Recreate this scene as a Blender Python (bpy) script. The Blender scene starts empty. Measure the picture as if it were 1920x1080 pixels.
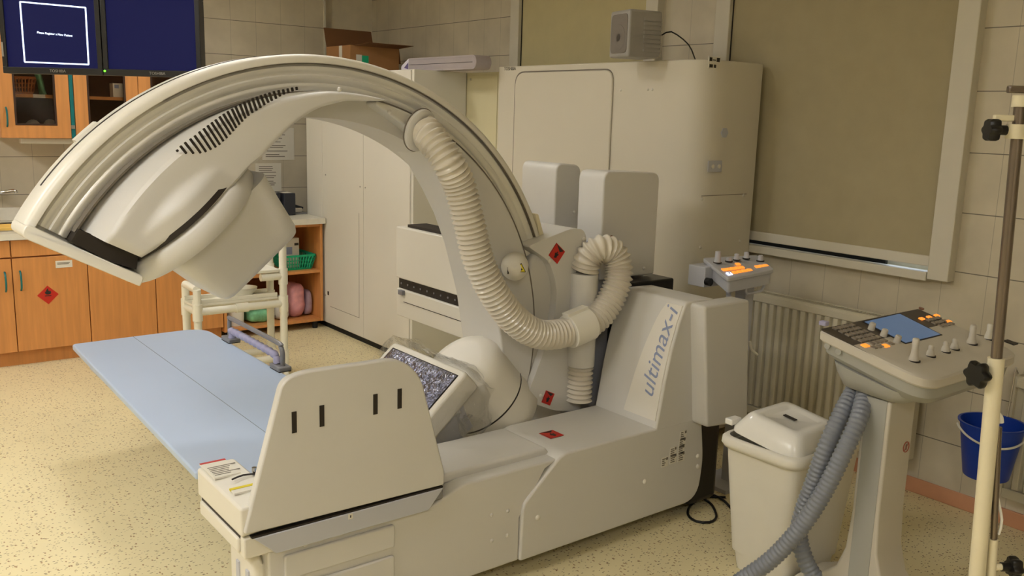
import bpy, bmesh, math, random
from mathutils import Vector, Matrix, noise
random.seed(7)
V = Vector
scene = bpy.context.scene
COL = scene.collection

# ------------------------------------------------------------------ camera, world, exposure
YAW, PIT, ROL, FOC, EYE = .6639, .1882, -.0296, 1690., 1.75
fw = V((math.sin(YAW)*math.cos(PIT), math.cos(YAW)*math.cos(PIT), -math.sin(PIT)))
rt = V((math.cos(YAW), -math.sin(YAW), 0)); dn = fw.cross(rt)
c_, s_ = math.cos(ROL), math.sin(ROL)
rt, dn = c_*rt + s_*dn, -s_*rt + c_*dn
cam = bpy.data.objects.new('camera', bpy.data.cameras.new('camera'))
cam.matrix_world = Matrix(((rt.x, -dn.x, -fw.x, 0), (rt.y, -dn.y, -fw.y, 0), (rt.z, -dn.z, -fw.z, EYE), (0, 0, 0, 1)))
cam.data.sensor_width = 36; cam.data.lens = FOC/1920*36; cam.data.clip_start = .05
COL.objects.link(cam); scene.camera = cam
world = bpy.data.worlds.new('world'); scene.world = world; world.use_nodes = True
world.node_tree.nodes['Background'].inputs[0].default_value = (1, .86, .62, 1)
world.node_tree.nodes['Background'].inputs[1].default_value = .02
scene.view_settings.view_transform = 'Standard'; scene.view_settings.look = 'None'
scene.view_settings.gamma = 1; scene.view_settings.use_curve_mapping = False
scene.view_settings.exposure = 0.80
LAMP_POWER = 15.0
LAMP_COLOR = (1, .99, .975)
LAMPS = [(1.8, 5.7, .23), (-.5, -.9, .52), (-.9, 2.1, .62), (-1.2, 4.9, .64), (1.65, 3.65, .17)]   # x, y, half length
CEIL = 3.0

EYEV = V((0, 0, EYE))
def P(px, py, ax, v):
    "point of the world seen at picture position (px, py) that lies on the plane axis ax = v"
    d = rt*((px-960)/FOC) + dn*((py-540)/FOC) + fw
    return EYEV + d*((v - EYEV[ax])/d[ax])

# ------------------------------------------------------------------ materials
def lin(c): return tuple(((x/255)/12.92 if x/255 <= .04045 else ((x/255+.055)/1.055)**2.4) for x in c)
def mk(name, rgb, rough=.5, metal=0, var=.06, scale=9., bump=0., bscale=60., emit=None, estr=0, coat=0, trans=0, ior=1.45, spec=.5):
    m = bpy.data.materials.new(name); m.use_nodes = True
    nt = m.node_tree; b = nt.nodes['Principled BSDF']; c = lin(rgb)
    b.inputs['Roughness'].default_value = rough; b.inputs['Metallic'].default_value = metal
    b.inputs['Coat Weight'].default_value = coat; b.inputs['Transmission Weight'].default_value = trans
    b.inputs['IOR'].default_value = ior; b.inputs['Specular IOR Level'].default_value = spec
    tc = nt.nodes.new('ShaderNodeTexCoord')
    nz = nt.nodes.new('ShaderNodeTexNoise'); nz.inputs['Scale'].default_value = scale; nz.inputs['Detail'].default_value = 4
    nt.links.new(tc.outputs['Object'], nz.inputs['Vector'])
    rp_ = nt.nodes.new('ShaderNodeValToRGB')
    rp_.color_ramp.elements[0].position = .3; rp_.color_ramp.elements[1].position = .7
    rp_.color_ramp.elements[0].color = (*[x*(1-var) for x in c], 1); rp_.color_ramp.elements[1].color = (*[min(1, x*(1+var)) for x in c], 1)
    nt.links.new(nz.outputs['Fac'], rp_.inputs['Fac']); nt.links.new(rp_.outputs['Color'], b.inputs['Base Color'])
    if bump:
        n2 = nt.nodes.new('ShaderNodeTexNoise'); n2.inputs['Scale'].default_value = bscale; n2.inputs['Detail'].default_value = 3
        nt.links.new(tc.outputs['Object'], n2.inputs['Vector'])
        bp = nt.nodes.new('ShaderNodeBump'); bp.inputs['Strength'].default_value = bump; bp.inputs['Distance'].default_value = .01
        nt.links.new(n2.outputs['Fac'], bp.inputs['Height']); nt.links.new(bp.outputs['Normal'], b.inputs['Normal'])
    if emit:
        b.inputs['Emission Color'].default_value = (*lin(emit), 1); b.inputs['Emission Strength'].default_value = estr
    return m
def tile_mat(name, rgb, axis, tw, th, off=(0, 0), grout=.72):
    m = mk(name, rgb, .38, var=.09, scale=5)
    nt = m.node_tree; b = nt.nodes['Principled BSDF']
    base = b.inputs['Base Color'].links[0].from_socket
    tc = nt.nodes['Texture Coordinate']
    sep = nt.nodes.new('ShaderNodeSeparateXYZ'); nt.links.new(tc.outputs['Object'], sep.inputs[0])
    def line(sock, size, o, w):
        a = nt.nodes.new('ShaderNodeMath'); a.operation = 'ADD'; a.inputs[1].default_value = -o + 50*size; nt.links.new(sock, a.inputs[0])
        d = nt.nodes.new('ShaderNodeMath'); d.operation = 'DIVIDE'; d.inputs[1].default_value = size; nt.links.new(a.outputs[0], d.inputs[0])
        f = nt.nodes.new('ShaderNodeMath'); f.operation = 'FRACT'; nt.links.new(d.outputs[0], f.inputs[0])
        l = nt.nodes.new('ShaderNodeMath'); l.operation = 'LESS_THAN'; l.inputs[1].default_value = w/size; nt.links.new(f.outputs[0], l.inputs[0])
        return l.outputs[0]
    h = line(sep.outputs['Z'], th, off[1], .0045); v = line(sep.outputs['X' if axis == 0 else 'Y'], tw, off[0], .003)
    vm = nt.nodes.new('ShaderNodeMath'); vm.operation = 'MULTIPLY'; vm.inputs[1].default_value = .45; nt.links.new(v, vm.inputs[0])
    mx = nt.nodes.new('ShaderNodeMath'); mx.operation = 'MAXIMUM'; nt.links.new(h, mx.inputs[0]); nt.links.new(vm.outputs[0], mx.inputs[1])
    mix = nt.nodes.new('ShaderNodeMix'); mix.data_type = 'RGBA'
    nt.links.new(mx.outputs[0], mix.inputs[0]); nt.links.new(base, mix.inputs[6])
    mix.inputs[7].default_value = (*[x*(1-grout) for x in lin(rgb)], 1)
    nt.links.new(mix.outputs[2], b.inputs['Base Color'])
    return m
def floor_mat():
    m = mk('speckled_vinyl', (234, 221, 178), .42, var=.04, scale=2.5)
    nt = m.node_tree; b = nt.nodes['Principled BSDF']; base = b.inputs['Base Color'].links[0].from_socket
    tc = nt.nodes['Texture Coordinate']
    cur = base
    for sc, th, col, seed in ((44, .155, (98, 68, 30), 0), (32, .135, (150, 104, 58), 9), (62, .145, (112, 84, 42), 23)):
        mp = nt.nodes.new('ShaderNodeMapping'); mp.inputs['Location'].default_value = (seed, seed*.7, 0)
        mp.inputs['Scale'].default_value = (1, 2.1, 1) if seed != 9 else (1.9, 1, 1); mp.inputs['Rotation'].default_value = (0, 0, .6*seed)
        nt.links.new(tc.outputs['Object'], mp.inputs['Vector'])
        vo = nt.nodes.new('ShaderNodeTexVoronoi'); vo.inputs['Scale'].default_value = sc; nt.links.new(mp.outputs[0], vo.inputs['Vector'])
        # only some cells carry a fleck
        sx = nt.nodes.new('ShaderNodeSeparateXYZ'); nt.links.new(vo.outputs['Color'], sx.inputs[0])
        g = nt.nodes.new('ShaderNodeMath'); g.operation = 'LESS_THAN'; g.inputs[1].default_value = .38; nt.links.new(sx.outputs[0], g.inputs[0])
        l = nt.nodes.new('ShaderNodeMath'); l.operation = 'LESS_THAN'; l.inputs[1].default_value = th*1.6; nt.links.new(vo.outputs['Distance'], l.inputs[0])
        mu = nt.nodes.new('ShaderNodeMath'); mu.operation = 'MULTIPLY'; nt.links.new(g.outputs[0], mu.inputs[0]); nt.links.new(l.outputs[0], mu.inputs[1])
        m2 = nt.nodes.new('ShaderNodeMath'); m2.operation = 'MULTIPLY'; m2.inputs[1].default_value = .75; nt.links.new(mu.outputs[0], m2.inputs[0])
        mix = nt.nodes.new('ShaderNodeMix'); mix.data_type = 'RGBA'; nt.links.new(m2.outputs[0], mix.inputs[0]); nt.links.new(cur, mix.inputs[6])
        mix.inputs[7].default_value = (*lin(col), 1); cur = mix.outputs[2]
    nt.links.new(cur, b.inputs['Base Color'])
    return m
def wood_mat(name, rgb, along=2):
    m = mk(name, rgb, .38, var=.1)
    nt = m.node_tree; nz = [n for n in nt.nodes if n.type == 'TEX_NOISE'][0]
    mp = nt.nodes.new('ShaderNodeMapping'); sc = [14, 14, 14]; sc[along] = .9; mp.inputs['Scale'].default_value = sc
    nt.links.new(nt.nodes['Texture Coordinate'].outputs['Object'], mp.inputs['Vector']); nt.links.new(mp.outputs[0], nz.inputs['Vector'])
    nz.inputs['Scale'].default_value = 3.; nz.inputs['Detail'].default_value = 8
    return m
def film_mat():
    m = bpy.data.materials.new('clear_film'); m.use_nodes = True; nt = m.node_tree; nt.nodes.clear()
    out = nt.nodes.new('ShaderNodeOutputMaterial'); tr = nt.nodes.new('ShaderNodeBsdfTransparent'); gl = nt.nodes.new('ShaderNodeBsdfGlossy')
    gl.inputs['Roughness'].default_value = .06; tr.inputs['Color'].default_value = (.985, .985, .985, 1)
    lw = nt.nodes.new('ShaderNodeLayerWeight'); lw.inputs['Blend'].default_value = .35
    tc = nt.nodes.new('ShaderNodeTexCoord'); nz = nt.nodes.new('ShaderNodeTexNoise'); nz.inputs['Scale'].default_value = 16; nz.inputs['Detail'].default_value = 4
    nt.links.new(tc.outputs['Object'], nz.inputs['Vector'])
    bp = nt.nodes.new('ShaderNodeBump'); bp.inputs['Strength'].default_value = 1; bp.inputs['Distance'].default_value = .03
    nt.links.new(nz.outputs['Fac'], bp.inputs['Height'])
    nt.links.new(bp.outputs['Normal'], gl.inputs['Normal']); nt.links.new(bp.outputs['Normal'], lw.inputs['Normal'])
    mu = nt.nodes.new('ShaderNodeMath'); mu.operation = 'MULTIPLY_ADD'; mu.inputs[1].default_value = .5; mu.inputs[2].default_value = .03
    nt.links.new(lw.outputs['Fresnel'], mu.inputs[0])
    mx = nt.nodes.new('ShaderNodeMixShader'); nt.links.new(mu.outputs[0], mx.inputs[0]); nt.links.new(tr.outputs[0], mx.inputs[1]); nt.links.new(gl.outputs[0], mx.inputs[2])
    nt.links.new(mx.outputs[0], out.inputs[0])
    return m
def pane_mat():
    m = bpy.data.materials.new('cabinet_glass'); m.use_nodes = True; nt = m.node_tree; nt.nodes.clear()
    out = nt.nodes.new('ShaderNodeOutputMaterial'); tr = nt.nodes.new('ShaderNodeBsdfTransparent'); gl = nt.nodes.new('ShaderNodeBsdfGlossy')
    gl.inputs['Roughness'].default_value = .05; tr.inputs['Color'].default_value = (.86, .82, .76, 1)
    lw = nt.nodes.new('ShaderNodeFresnel'); lw.inputs['IOR'].default_value = 1.4
    mx = nt.nodes.new('ShaderNodeMixShader'); nt.links.new(lw.outputs[0], mx.inputs[0]); nt.links.new(tr.outputs[0], mx.inputs[1]); nt.links.new(gl.outputs[0], mx.inputs[2])
    nt.links.new(mx.outputs[0], out.inputs[0])
    return m

M = dict(
 floor=floor_mat(),
 tile_b=tile_mat('wall_tile_back', (206, 196, 174), 0, .214, .271, (3.006, 1.358)),
 tile_r=tile_mat('wall_tile_right', (206, 196, 174), 1, .205, .271, (1.83, 1.104)),
 plaster=mk('plaster', (226, 216, 194), .8),
 ceil=mk('ceiling_paint', (235, 230, 218), .9, var=.02),
 plastic=mk('machine_plastic', (212, 209, 203), .42, var=.015, scale=3, bump=.04, bscale=300),
 plastic_w=mk('machine_plastic_white', (224, 219, 206), .38, var=.015, scale=3),
 plastic_g=mk('machine_plastic_grey', (190, 191, 198), .5, var=.02),
 hose=mk('hose_plastic', (216, 208, 192), .28, var=.02, coat=.25),
 track=mk('brushed_track', (226, 223, 214), .3, metal=.25, var=.02),
 dark=mk('dark_gap', (40, 33, 27), .6, var=.1),
 black=mk('black_plastic', (18, 17, 17), .35, var=.1),
 rubber=mk('black_rubber', (24, 23, 22), .7),
 panel=mk('logo_panel_white', (228, 223, 212), .3, var=.01),
 logo=mk('logo_blue', (146, 156, 186), .5, var=.02),
 table=mk('table_blue', (178, 194, 218), .36, var=.02, scale=2),
 seam=mk('seam_blue', (128, 138, 150), .6),
 red=mk('sticker_red', (196, 44, 30), .45, var=.03),
 sticker_red=mk('mark_red', (168, 84, 68), .5),
 yellow=mk('sticker_yellow', (224, 204, 24), .45, var=.03),
 ink=mk('ink', (46, 40, 36), .6, var=.05),
 inkg=mk('ink_grey', (120, 112, 100), .6, var=.05),
 paper=mk('paper', (226, 221, 208), .8, var=.02),
 cab=mk('enamel_white', (226, 222, 210), .45, var=.015, scale=2),
 cab_y=mk('enamel_cream', (214, 205, 168), .5, var=.02, scale=2),
 gen=mk('enamel_grey', (214, 207, 190), .5, var=.015, scale=2, bump=.05, bscale=250),
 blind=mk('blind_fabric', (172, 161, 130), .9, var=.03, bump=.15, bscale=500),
 blind_lit=mk('blind_fabric_lit', (198, 187, 146), .9, var=.03, bump=.15, bscale=500),  # same fabric as blind, painted paler for the stronger light there
 frame=mk('frame_white', (212, 206, 190), .45, var=.02),
 sky=mk('daylight_pane', (220, 232, 255), .5, emit=(205, 225, 255), estr=1.6),
 wood=wood_mat('beech_veneer', (212, 146, 84)),
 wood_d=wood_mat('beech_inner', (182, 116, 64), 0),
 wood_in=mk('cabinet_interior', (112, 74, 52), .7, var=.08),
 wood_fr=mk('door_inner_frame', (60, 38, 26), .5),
 glass=pane_mat(), film=film_mat(),
 teal=mk('teal_plastic', (20, 110, 112), .35),
 worktop=mk('worktop_white', (226, 221, 206), .35, var=.03, scale=30),
 steel=mk('stainless', (190, 186, 178), .28, metal=.9, var=.05),
 chrome=mk('chrome', (205, 205, 205), .12, metal=1, var=.03),
 pole=mk('pole_steel', (128, 117, 106), .25, metal=.8, var=.08),
 cream=mk('cream_enamel', (226, 216, 184), .35, var=.02),
 blue=mk('bucket_blue', (22, 62, 168), .35, var=.03),
 white=mk('white_plastic', (232, 228, 216), .35, var=.015),
 white_g=mk('white_gloss', (238, 236, 230), .2, var=.01),
 pvc=mk('pvc_ivory', (242, 238, 222), .28, var=.02),
 grip=mk('grip_lilac', (166, 164, 196), .5, var=.03),
 greym=mk('grey_metal', (138, 138, 142), .4, metal=.3),
 green=mk('basket_green', (24, 176, 128), .4, var=.04),
 carton=mk('cardboard', (168, 122, 78), .85, var=.05),
 carton_in=mk('cardboard_inside', (122, 84, 52), .9, var=.05),
 foam=mk('foam_grey_lilac', (176, 166, 166), .9, var=.03, bump=.2, bscale=200),
 foam_in=mk('foam_white', (228, 222, 232), .9),
 foam_p=mk('foam_violet', (110, 96, 140), .9),
 foil=mk('crumpled_film', (112, 114, 134), .09, metal=.75, var=.3, scale=30, bump=1.0, bscale=48, coat=1),
 rad=mk('radiator_enamel', (208, 201, 180), .45, var=.02),
 baseb=mk('baseboard_orange', (205, 150, 114), .6, var=.06),
 screen=mk('screen_navy', (6, 8, 30), .5, spec=.15, emit=(20, 22, 70), estr=.45),
 screen_l=mk('screen_lines', (230, 238, 255), .4, emit=(200, 220, 255), estr=1.25),
 bezel=mk('bezel_black', (26, 24, 22), .4, var=.05),
 badge=mk('badge_silver', (150, 146, 140), .4, metal=.4),
 led=mk('led_green', (90, 230, 40), .4, emit=(90, 240, 40), estr=2),
 conduit=mk('conduit_grey', (128, 133, 144), .32, var=.04, coat=.3),
 console=mk('console_cream', (202, 196, 184), .45, var=.02),
 console_g=mk('console_grey', (168, 168, 162), .5, var=.02),
 console_d=mk('console_dark', (70, 63, 58), .45, var=.04),
 lcd=mk('lcd_blue', (40, 52, 66), .3, emit=(92, 122, 158), estr=.30, var=.12, scale=14),
 key=mk('key_grey', (150, 140, 126), .5),
 key_o=mk('key_orange_lit', (255, 150, 50), .4, emit=(255, 150, 56), estr=.55),
 key_w=mk('key_white_lit', (220, 225, 255), .4, emit=(215, 220, 255), estr=1.2),
 brown=mk('tap_brown', (126, 84, 62), .4),
 sponge=mk('sponge_yellow', (236, 196, 104), .8),
 basket_y=mk('basket_yellow', (206, 158, 30), .5),
 basket_o=mk('basket_orange', (176, 100, 46), .5),
 bag_g=mk('bag_green', (128, 196, 150), .35, var=.25, scale=25),
 bag_w=mk('bag_white', (205, 200, 190), .35, var=.12, scale=18, bump=.5, bscale=30),
 pink=mk('pack_pink', (214, 152, 158), .35, var=.3, scale=11, bump=.4, bscale=25),
 lilac=mk('pack_lilac', (178, 156, 176), .3, var=.2, scale=14, bump=.4, bscale=25),
 file=mk('file_box_dark', (44, 46, 54), .55),
 spk=mk('speaker_grey', (158, 154, 148), .5),
 spk_g=mk('speaker_grille', (140, 132, 124), .8, bump=.6, bscale=700),
 lamp=mk('lamp_diffuser', (255, 250, 240), .5),
 tape=mk('tape_clear', (200, 180, 150), .2),
)
lb = M['lamp'].node_tree.nodes['Principled BSDF']; lb.inputs['Emission Color'].default_value = (*LAMP_COLOR, 1); lb.inputs['Emission Strength'].default_value = LAMP_POWER

# ------------------------------------------------------------------ mesh builder
def ring_axes(d):
    d = d.normalized(); a = V((0, 0, 1)) if abs(d.z) < .9 else V((1, 0, 0))
    u = d.cross(a).normalized(); return u, d.cross(u).normalized()
class G:
    def __init__(s): s.v = []; s.f = []
    def add(s, vs, fs):
        o = len(s.v); s.v += [V(x) for x in vs]; s.f += [tuple(i+o for i in f) for f in fs]; return s
    def box(s, a, b):
        x0, y0, z0 = a; x1, y1, z1 = b
        return s.add([(x0,y0,z0),(x1,y0,z0),(x1,y1,z0),(x0,y1,z0),(x0,y0,z1),(x1,y0,z1),(x1,y1,z1),(x0,y1,z1)],
                     [(0,3,2,1),(4,5,6,7),(0,1,5,4),(1,2,6,5),(2,3,7,6),(3,0,4,7)])
    def obox(s, c, ax, h):
        c = V(c); a = [V(x)*k for x, k in zip(ax, h)]
        return s.add([c+a[0]*i+a[1]*j+a[2]*k for k in (-1,1) for j in (-1,1) for i in (-1,1)],
                     [(0,2,3,1),(4,5,7,6),(0,1,5,4),(1,3,7,5),(3,2,6,7),(2,0,4,6)])
    def prism(s, pts, off, pts2=None):
        pts = [V(p) for p in pts]; n = len(pts); off = V(off)
        top = [p+off for p in pts] if pts2 is None else [V(p) for p in pts2]
        return s.add(pts+top, [tuple(range(n))[::-1], tuple(range(n, 2*n))]+[(i, (i+1) % n, n+(i+1) % n, n+i) for i in range(n)])
    def loft(s, loops, caps=True, closed=False):
        n = len(loops[0]); vs = [p for l in loops for p in l]; fs = []
        m = len(loops)
        for k in range(m if closed else m-1):
            k2 = (k+1) % m
            fs += [(k*n+i, k*n+(i+1) % n, k2*n+(i+1) % n, k2*n+i) for i in range(n)]
        if caps and not closed: fs += [tuple(range(n))[::-1], tuple(range((m-1)*n, m*n))]
        return s.add(vs, fs)
    def tube(s, path, r, n=14, caps=True):
        path = [V(p) for p in path]; rs = r if isinstance(r, (list, tuple)) else [r]*len(path)
        t0 = (path[1]-path[0]).normalized(); u, w = ring_axes(t0); loops = []
        for i, p in enumerate(path):
            t = (path[min(i+1, len(path)-1)]-path[max(i-1, 0)]).normalized()
            u = (u - t*u.dot(t)).normalized(); w = t.cross(u)
            loops.append([p + (u*math.cos(a)+w*math.sin(a))*rs[i] for a in [2*math.pi*k/n for k in range(n)]])
        return s.loft(loops, caps)
    def cyl(s, a, b, r0, r1=None, n=24): return s.tube([a, b], [r0, r0 if r1 is None else r1], n)
    def lathe(s, prof, o, axis=(0,0,1), n=32, a0=0, a1=2*math.pi, u=None):
        o = V(o); axis = V(axis).normalized()
        if u is None: u, w = ring_axes(axis)
        else: u = V(u).normalized(); w = axis.cross(u)
        loops = [[o+axis*h+(u*math.cos(a)+w*math.sin(a))*r for a in [2*math.pi*k/n for k in range(n)]] for r, h in prof]
        return s.loft(loops, True)
    def grid(s, fn, nu, nv):
        vs = [fn(i/nu, j/nv) for j in range(nv+1) for i in range(nu+1)]
        return s.add(vs, [(j*(nu+1)+i, j*(nu+1)+i+1, (j+1)*(nu+1)+i+1, (j+1)*(nu+1)+i) for j in range(nv) for i in range(nu)])
    def build(s, name, mat, parent=None, bev=0, seg=3, ang=35, solid=0):
        me = bpy.data.meshes.new(name); me.from_pydata(s.v, [], s.f)
        bm = bmesh.new(); bm.from_mesh(me); bmesh.ops.recalc_face_normals(bm, faces=bm.faces); bm.to_mesh(me); bm.free()
        for p in me.polygons: p.use_smooth = True
        me.set_sharp_from_angle(angle=math.radians(ang))
        me.materials.append(M[mat] if isinstance(mat, str) else mat)
        o = bpy.data.objects.new(name, me); COL.objects.link(o)
        if solid:
            sm = o.modifiers.new('solid', 'SOLIDIFY'); sm.thickness = solid; sm.offset = 0
        if bev:
            bmod = o.modifiers.new('bevel', 'BEVEL'); bmod.width = bev; bmod.segments = seg; bmod.limit_method = 'ANGLE'; bmod.angle_limit = math.radians(40); bmod.harden_normals = False
        if parent is not None: attach(o, parent)
        return o
def world_loc(o):
    l = V(o.location)
    while o.parent is not None:
        o = o.parent; l += o.location
    return l
def attach(o, parent):
    o.parent = parent
    o.location = o.location - world_loc(parent)
def thing(name, label, cat, loc=(0,0,0), group=None):
    o = bpy.data.objects.new(name, None); o.empty_display_size = .1; o.location = loc; COL.objects.link(o)
    return tag(o, label, cat, group)
def tag(o, label, cat, group=None):
    o['label'] = label; o['category'] = cat
    if group: o['group'] = group
    return o
def struct(o): o['kind'] = 'structure'; return o
def fillet(pts, rad, n=6):
    "round the corners of a closed 3-D polygon; rad = number or list"
    pts = [V(p) for p in pts]; out = []; N = len(pts)
    for i, p in enumerate(pts):
        r = rad[i] if isinstance(rad, (list, tuple)) else rad
        a = (pts[i-1]-p); b = (pts[(i+1) % N]-p)
        if r <= 0: out.append(p); continue
        t = min(r, a.length*.49, b.length*.49); A = p+a.normalized()*t; B = p+b.normalized()*t
        for k in range(n+1):
            q = k/n; out.append(A*(1-q)**2+p*2*q*(1-q)+B*q*q)
    return out
def spline(pts, step):
    pts = [V(p) for p in pts]; out = []
    ext = [pts[0]*2-pts[1]]+pts+[pts[-1]*2-pts[-2]]
    for i in range(1, len(ext)-2):
        p0, p1, p2, p3 = ext[i-1:i+3]
        n = max(2, int((p2-p1).length/step))
        for k in range(n):
            t = k/n
            out.append(.5*((2*p1)+(p2-p0)*t+(2*p0-5*p1+4*p2-p3)*t*t+(3*p1-p0-3*p2+p3)*t**3))
    out.append(pts[-1]); return out
def resample(path, step):
    out = [path[0]]; acc = 0
    for a, b in zip(path, path[1:]):
        d = (b-a).length
        while acc+d >= step:
            a = a+(b-a)*((step-acc)/(b-a).length); d = (b-a).length; out.append(a); acc = 0
        acc += d
    return out
def hose(path, r, pitch, depth=.07, n=22):
    path = resample(spline(path, pitch/8), pitch/5)
    rs = [r*(1-depth*.5+depth*.75*math.cos(2*math.pi*i/5)) for i in range(len(path))]
    return G().tube(path, rs, n)
def text(name, s, size, mat, parent, org, xd, yd, align='CENTER', ext=.0006, shear=0, spacing=1, warp=None):
    cu = bpy.data.curves.new(name, 'FONT'); cu.body = s; cu.size = size; cu.align_x = align; cu.align_y = 'CENTER'
    cu.extrude = ext if warp is None else 0; cu.shear = shear; cu.space_character = spacing; cu.resolution_u = 3
    t = bpy.data.objects.new(name, cu); COL.objects.link(t); bpy.context.view_layer.update()
    dg = bpy.context.evaluated_depsgraph_get(); me = bpy.data.meshes.new_from_object(t.evaluated_get(dg))
    bpy.data.objects.remove(t)
    xd = V(xd).normalized(); yd = V(yd); yd = (yd-xd*yd.dot(xd)).normalized(); zd = xd.cross(yd)
    for v in me.vertices:
        c = v.co.copy()
        v.co = V(org)+xd*c.x+yd*c.y+zd*c.z if warp is None else warp(c.x, c.y)
    me.materials.clear(); me.materials.append(M[mat]); me.name = name
    o = bpy.data.objects.new(name, me); COL.objects.link(o)
    if parent is not None: attach(o, parent)
    return o
X3 = [V((1,0,0)), V((0,1,0)), V((0,0,1))]

# ------------------------------------------------------------------ the room
XW, YB = 4.14, 7.35          # window wall, back wall
XL, YF, YE = -3.2, -2.0, 7.45
struct(G().box((XL, YF, -.1), (XW+.3, YE+.2, 0)).build('floor', 'floor'))
struct(G().box((XL, YF, CEIL), (XW+.3, YE+.2, CEIL+.1)).build('ceiling', 'ceil'))
struct(G().box((XL, YB, 0), (3.62, YB+.2, CEIL)).build('wall_back', 'tile_b'))
struct(G().box((3.62, YE, 0), (XW+.3, YE+.2, CEIL)).build('wall_niche', 'plaster'))
struct(G().box((XL-.2, YF, 0), (XL, YE, CEIL)).build('wall_left', 'tile_r'))
struct(G().box((XL, YF-.2, 0), (XW+.3, YF, CEIL)).build('wall_front', 'tile_b'))
W1 = (2.07, 3.36); W2 = (3.98, 5.24); ZS = 1.08; ZT = 2.75
g = G()
g.box((XW, YF, 0), (XW+.3, YE, ZS)); g.box((XW, YF, ZT), (XW+.3, YE, CEIL))
for a, b in ((YF, W1[0]), (W1[1], W2[0]), (W2[1], YE)): g.box((XW, a, ZS), (XW+.3, b, ZT))
struct(g.build('wall_right', 'tile_r'))
struct(G().box((3.612, YB-.012, 2.04), (3.628, YB+.01, CEIL)).build('trim_1', 'frame'))
struct(G().box((XW-.012, YF, 0), (XW, 3.1, .075)).build('baseboard_right', 'baseb', bev=.004))
for i, (a, b) in enumerate((W1, W2)):
    fr = G()
    fr.box((XW-.06, a-.09, ZS-.02), (XW+.02, a+.01, ZT+.1)); fr.box((XW-.06, b-.01, ZS-.02), (XW+.02, b+.09, ZT+.1))
    fr.box((XW-.06, a+.01, ZT-.02), (XW+.02, b-.01, ZT+.1))
    w = struct(fr.build('window_%d' % (i+1), 'frame', bev=.004))
    G().box((XW+.16, a, ZS), (XW+.17, b, ZT)).build('pane', 'sky', w)
    G().box((XW+.10, a, ZS), (XW+.16, a+.05, ZT)).box((XW+.10, b-.05, ZS), (XW+.16, b, ZT)).box((XW+.10, a+.05, ZS), (XW+.16, b-.05, ZS+.05)).box((XW+.1, (a+b)/2-.03, ZS+.05), (XW+.16, (a+b)/2+.03, ZT)).build('sash', 'frame', w)
for (a, b), lab in ((W1, 'wide olive grey roller blackout blind beside the tall white cabinet, above the radiator'), (W2, 'roller blackout blind behind the grey loudspeaker, light painted into its fabric')):
    rb = thing('roller_blind', lab, 'blind', (XW-.03, (a+b)/2, ZS), 'window blinds')
    G().box((XW-.026, a+.012, ZS+.075), (XW-.018, b-.012, ZT-.02)).build('fabric', 'blind' if a < 3 else 'blind_lit', rb)
    G().box((XW-.036, a+.014, ZS+.035), (XW-.010, b-.014, ZS+.085)).build('bottom_bar', 'frame', rb, bev=.005)
    sb = G().box((XW-.064, a+.012, ZS-.03), (XW+.0, b-.012, ZS+.012)).build('sill_channel', 'frame', rb, bev=.004)
    G().box((XW+.03, a+.27, ZS), (XW+.05, b-.01, ZS+.12)).build('light_seal', 'black', rb)
    G().box((XW-.034, b-.0125, ZS-.02), (XW-.01, b-.004, ZT)).build('guide_gap', 'black', rb)
# ceiling luminaires (unseen; short ones added to light the corner, rear one for near faces)
LN = ('short flat ceiling light panel added to brighten the corner past the worktop', 'flat ceiling light panel added behind the camera to brighten near faces', 'flat ceiling light panel left of the patient table', 'flat ceiling light panel over the sink side of the room', 'short flat ceiling light panel added above the big C-shaped arm to brighten the corner')
for (x, y, hl), l in zip(LAMPS, LN):
    t = thing('ceiling_light', l, 'ceiling light', (x, y, CEIL), 'ceiling lights')
    g = G(); 
    for s in (-1, 1): g.box((x+s*.3-.02, y-hl, CEIL-.07), (x+s*.3+.02, y+hl, CEIL)); g.box((x-.28, y+s*(hl-.02)-.02, CEIL-.07), (x+.28, y+s*(hl-.02)+.02, CEIL))
    g.build('housing', 'white', t)
    G().box((x-.28, y-hl+.04, CEIL-.055), (x+.28, y+hl-.04, CEIL-.045)).build('diffuser', 'lamp', t)

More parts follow.
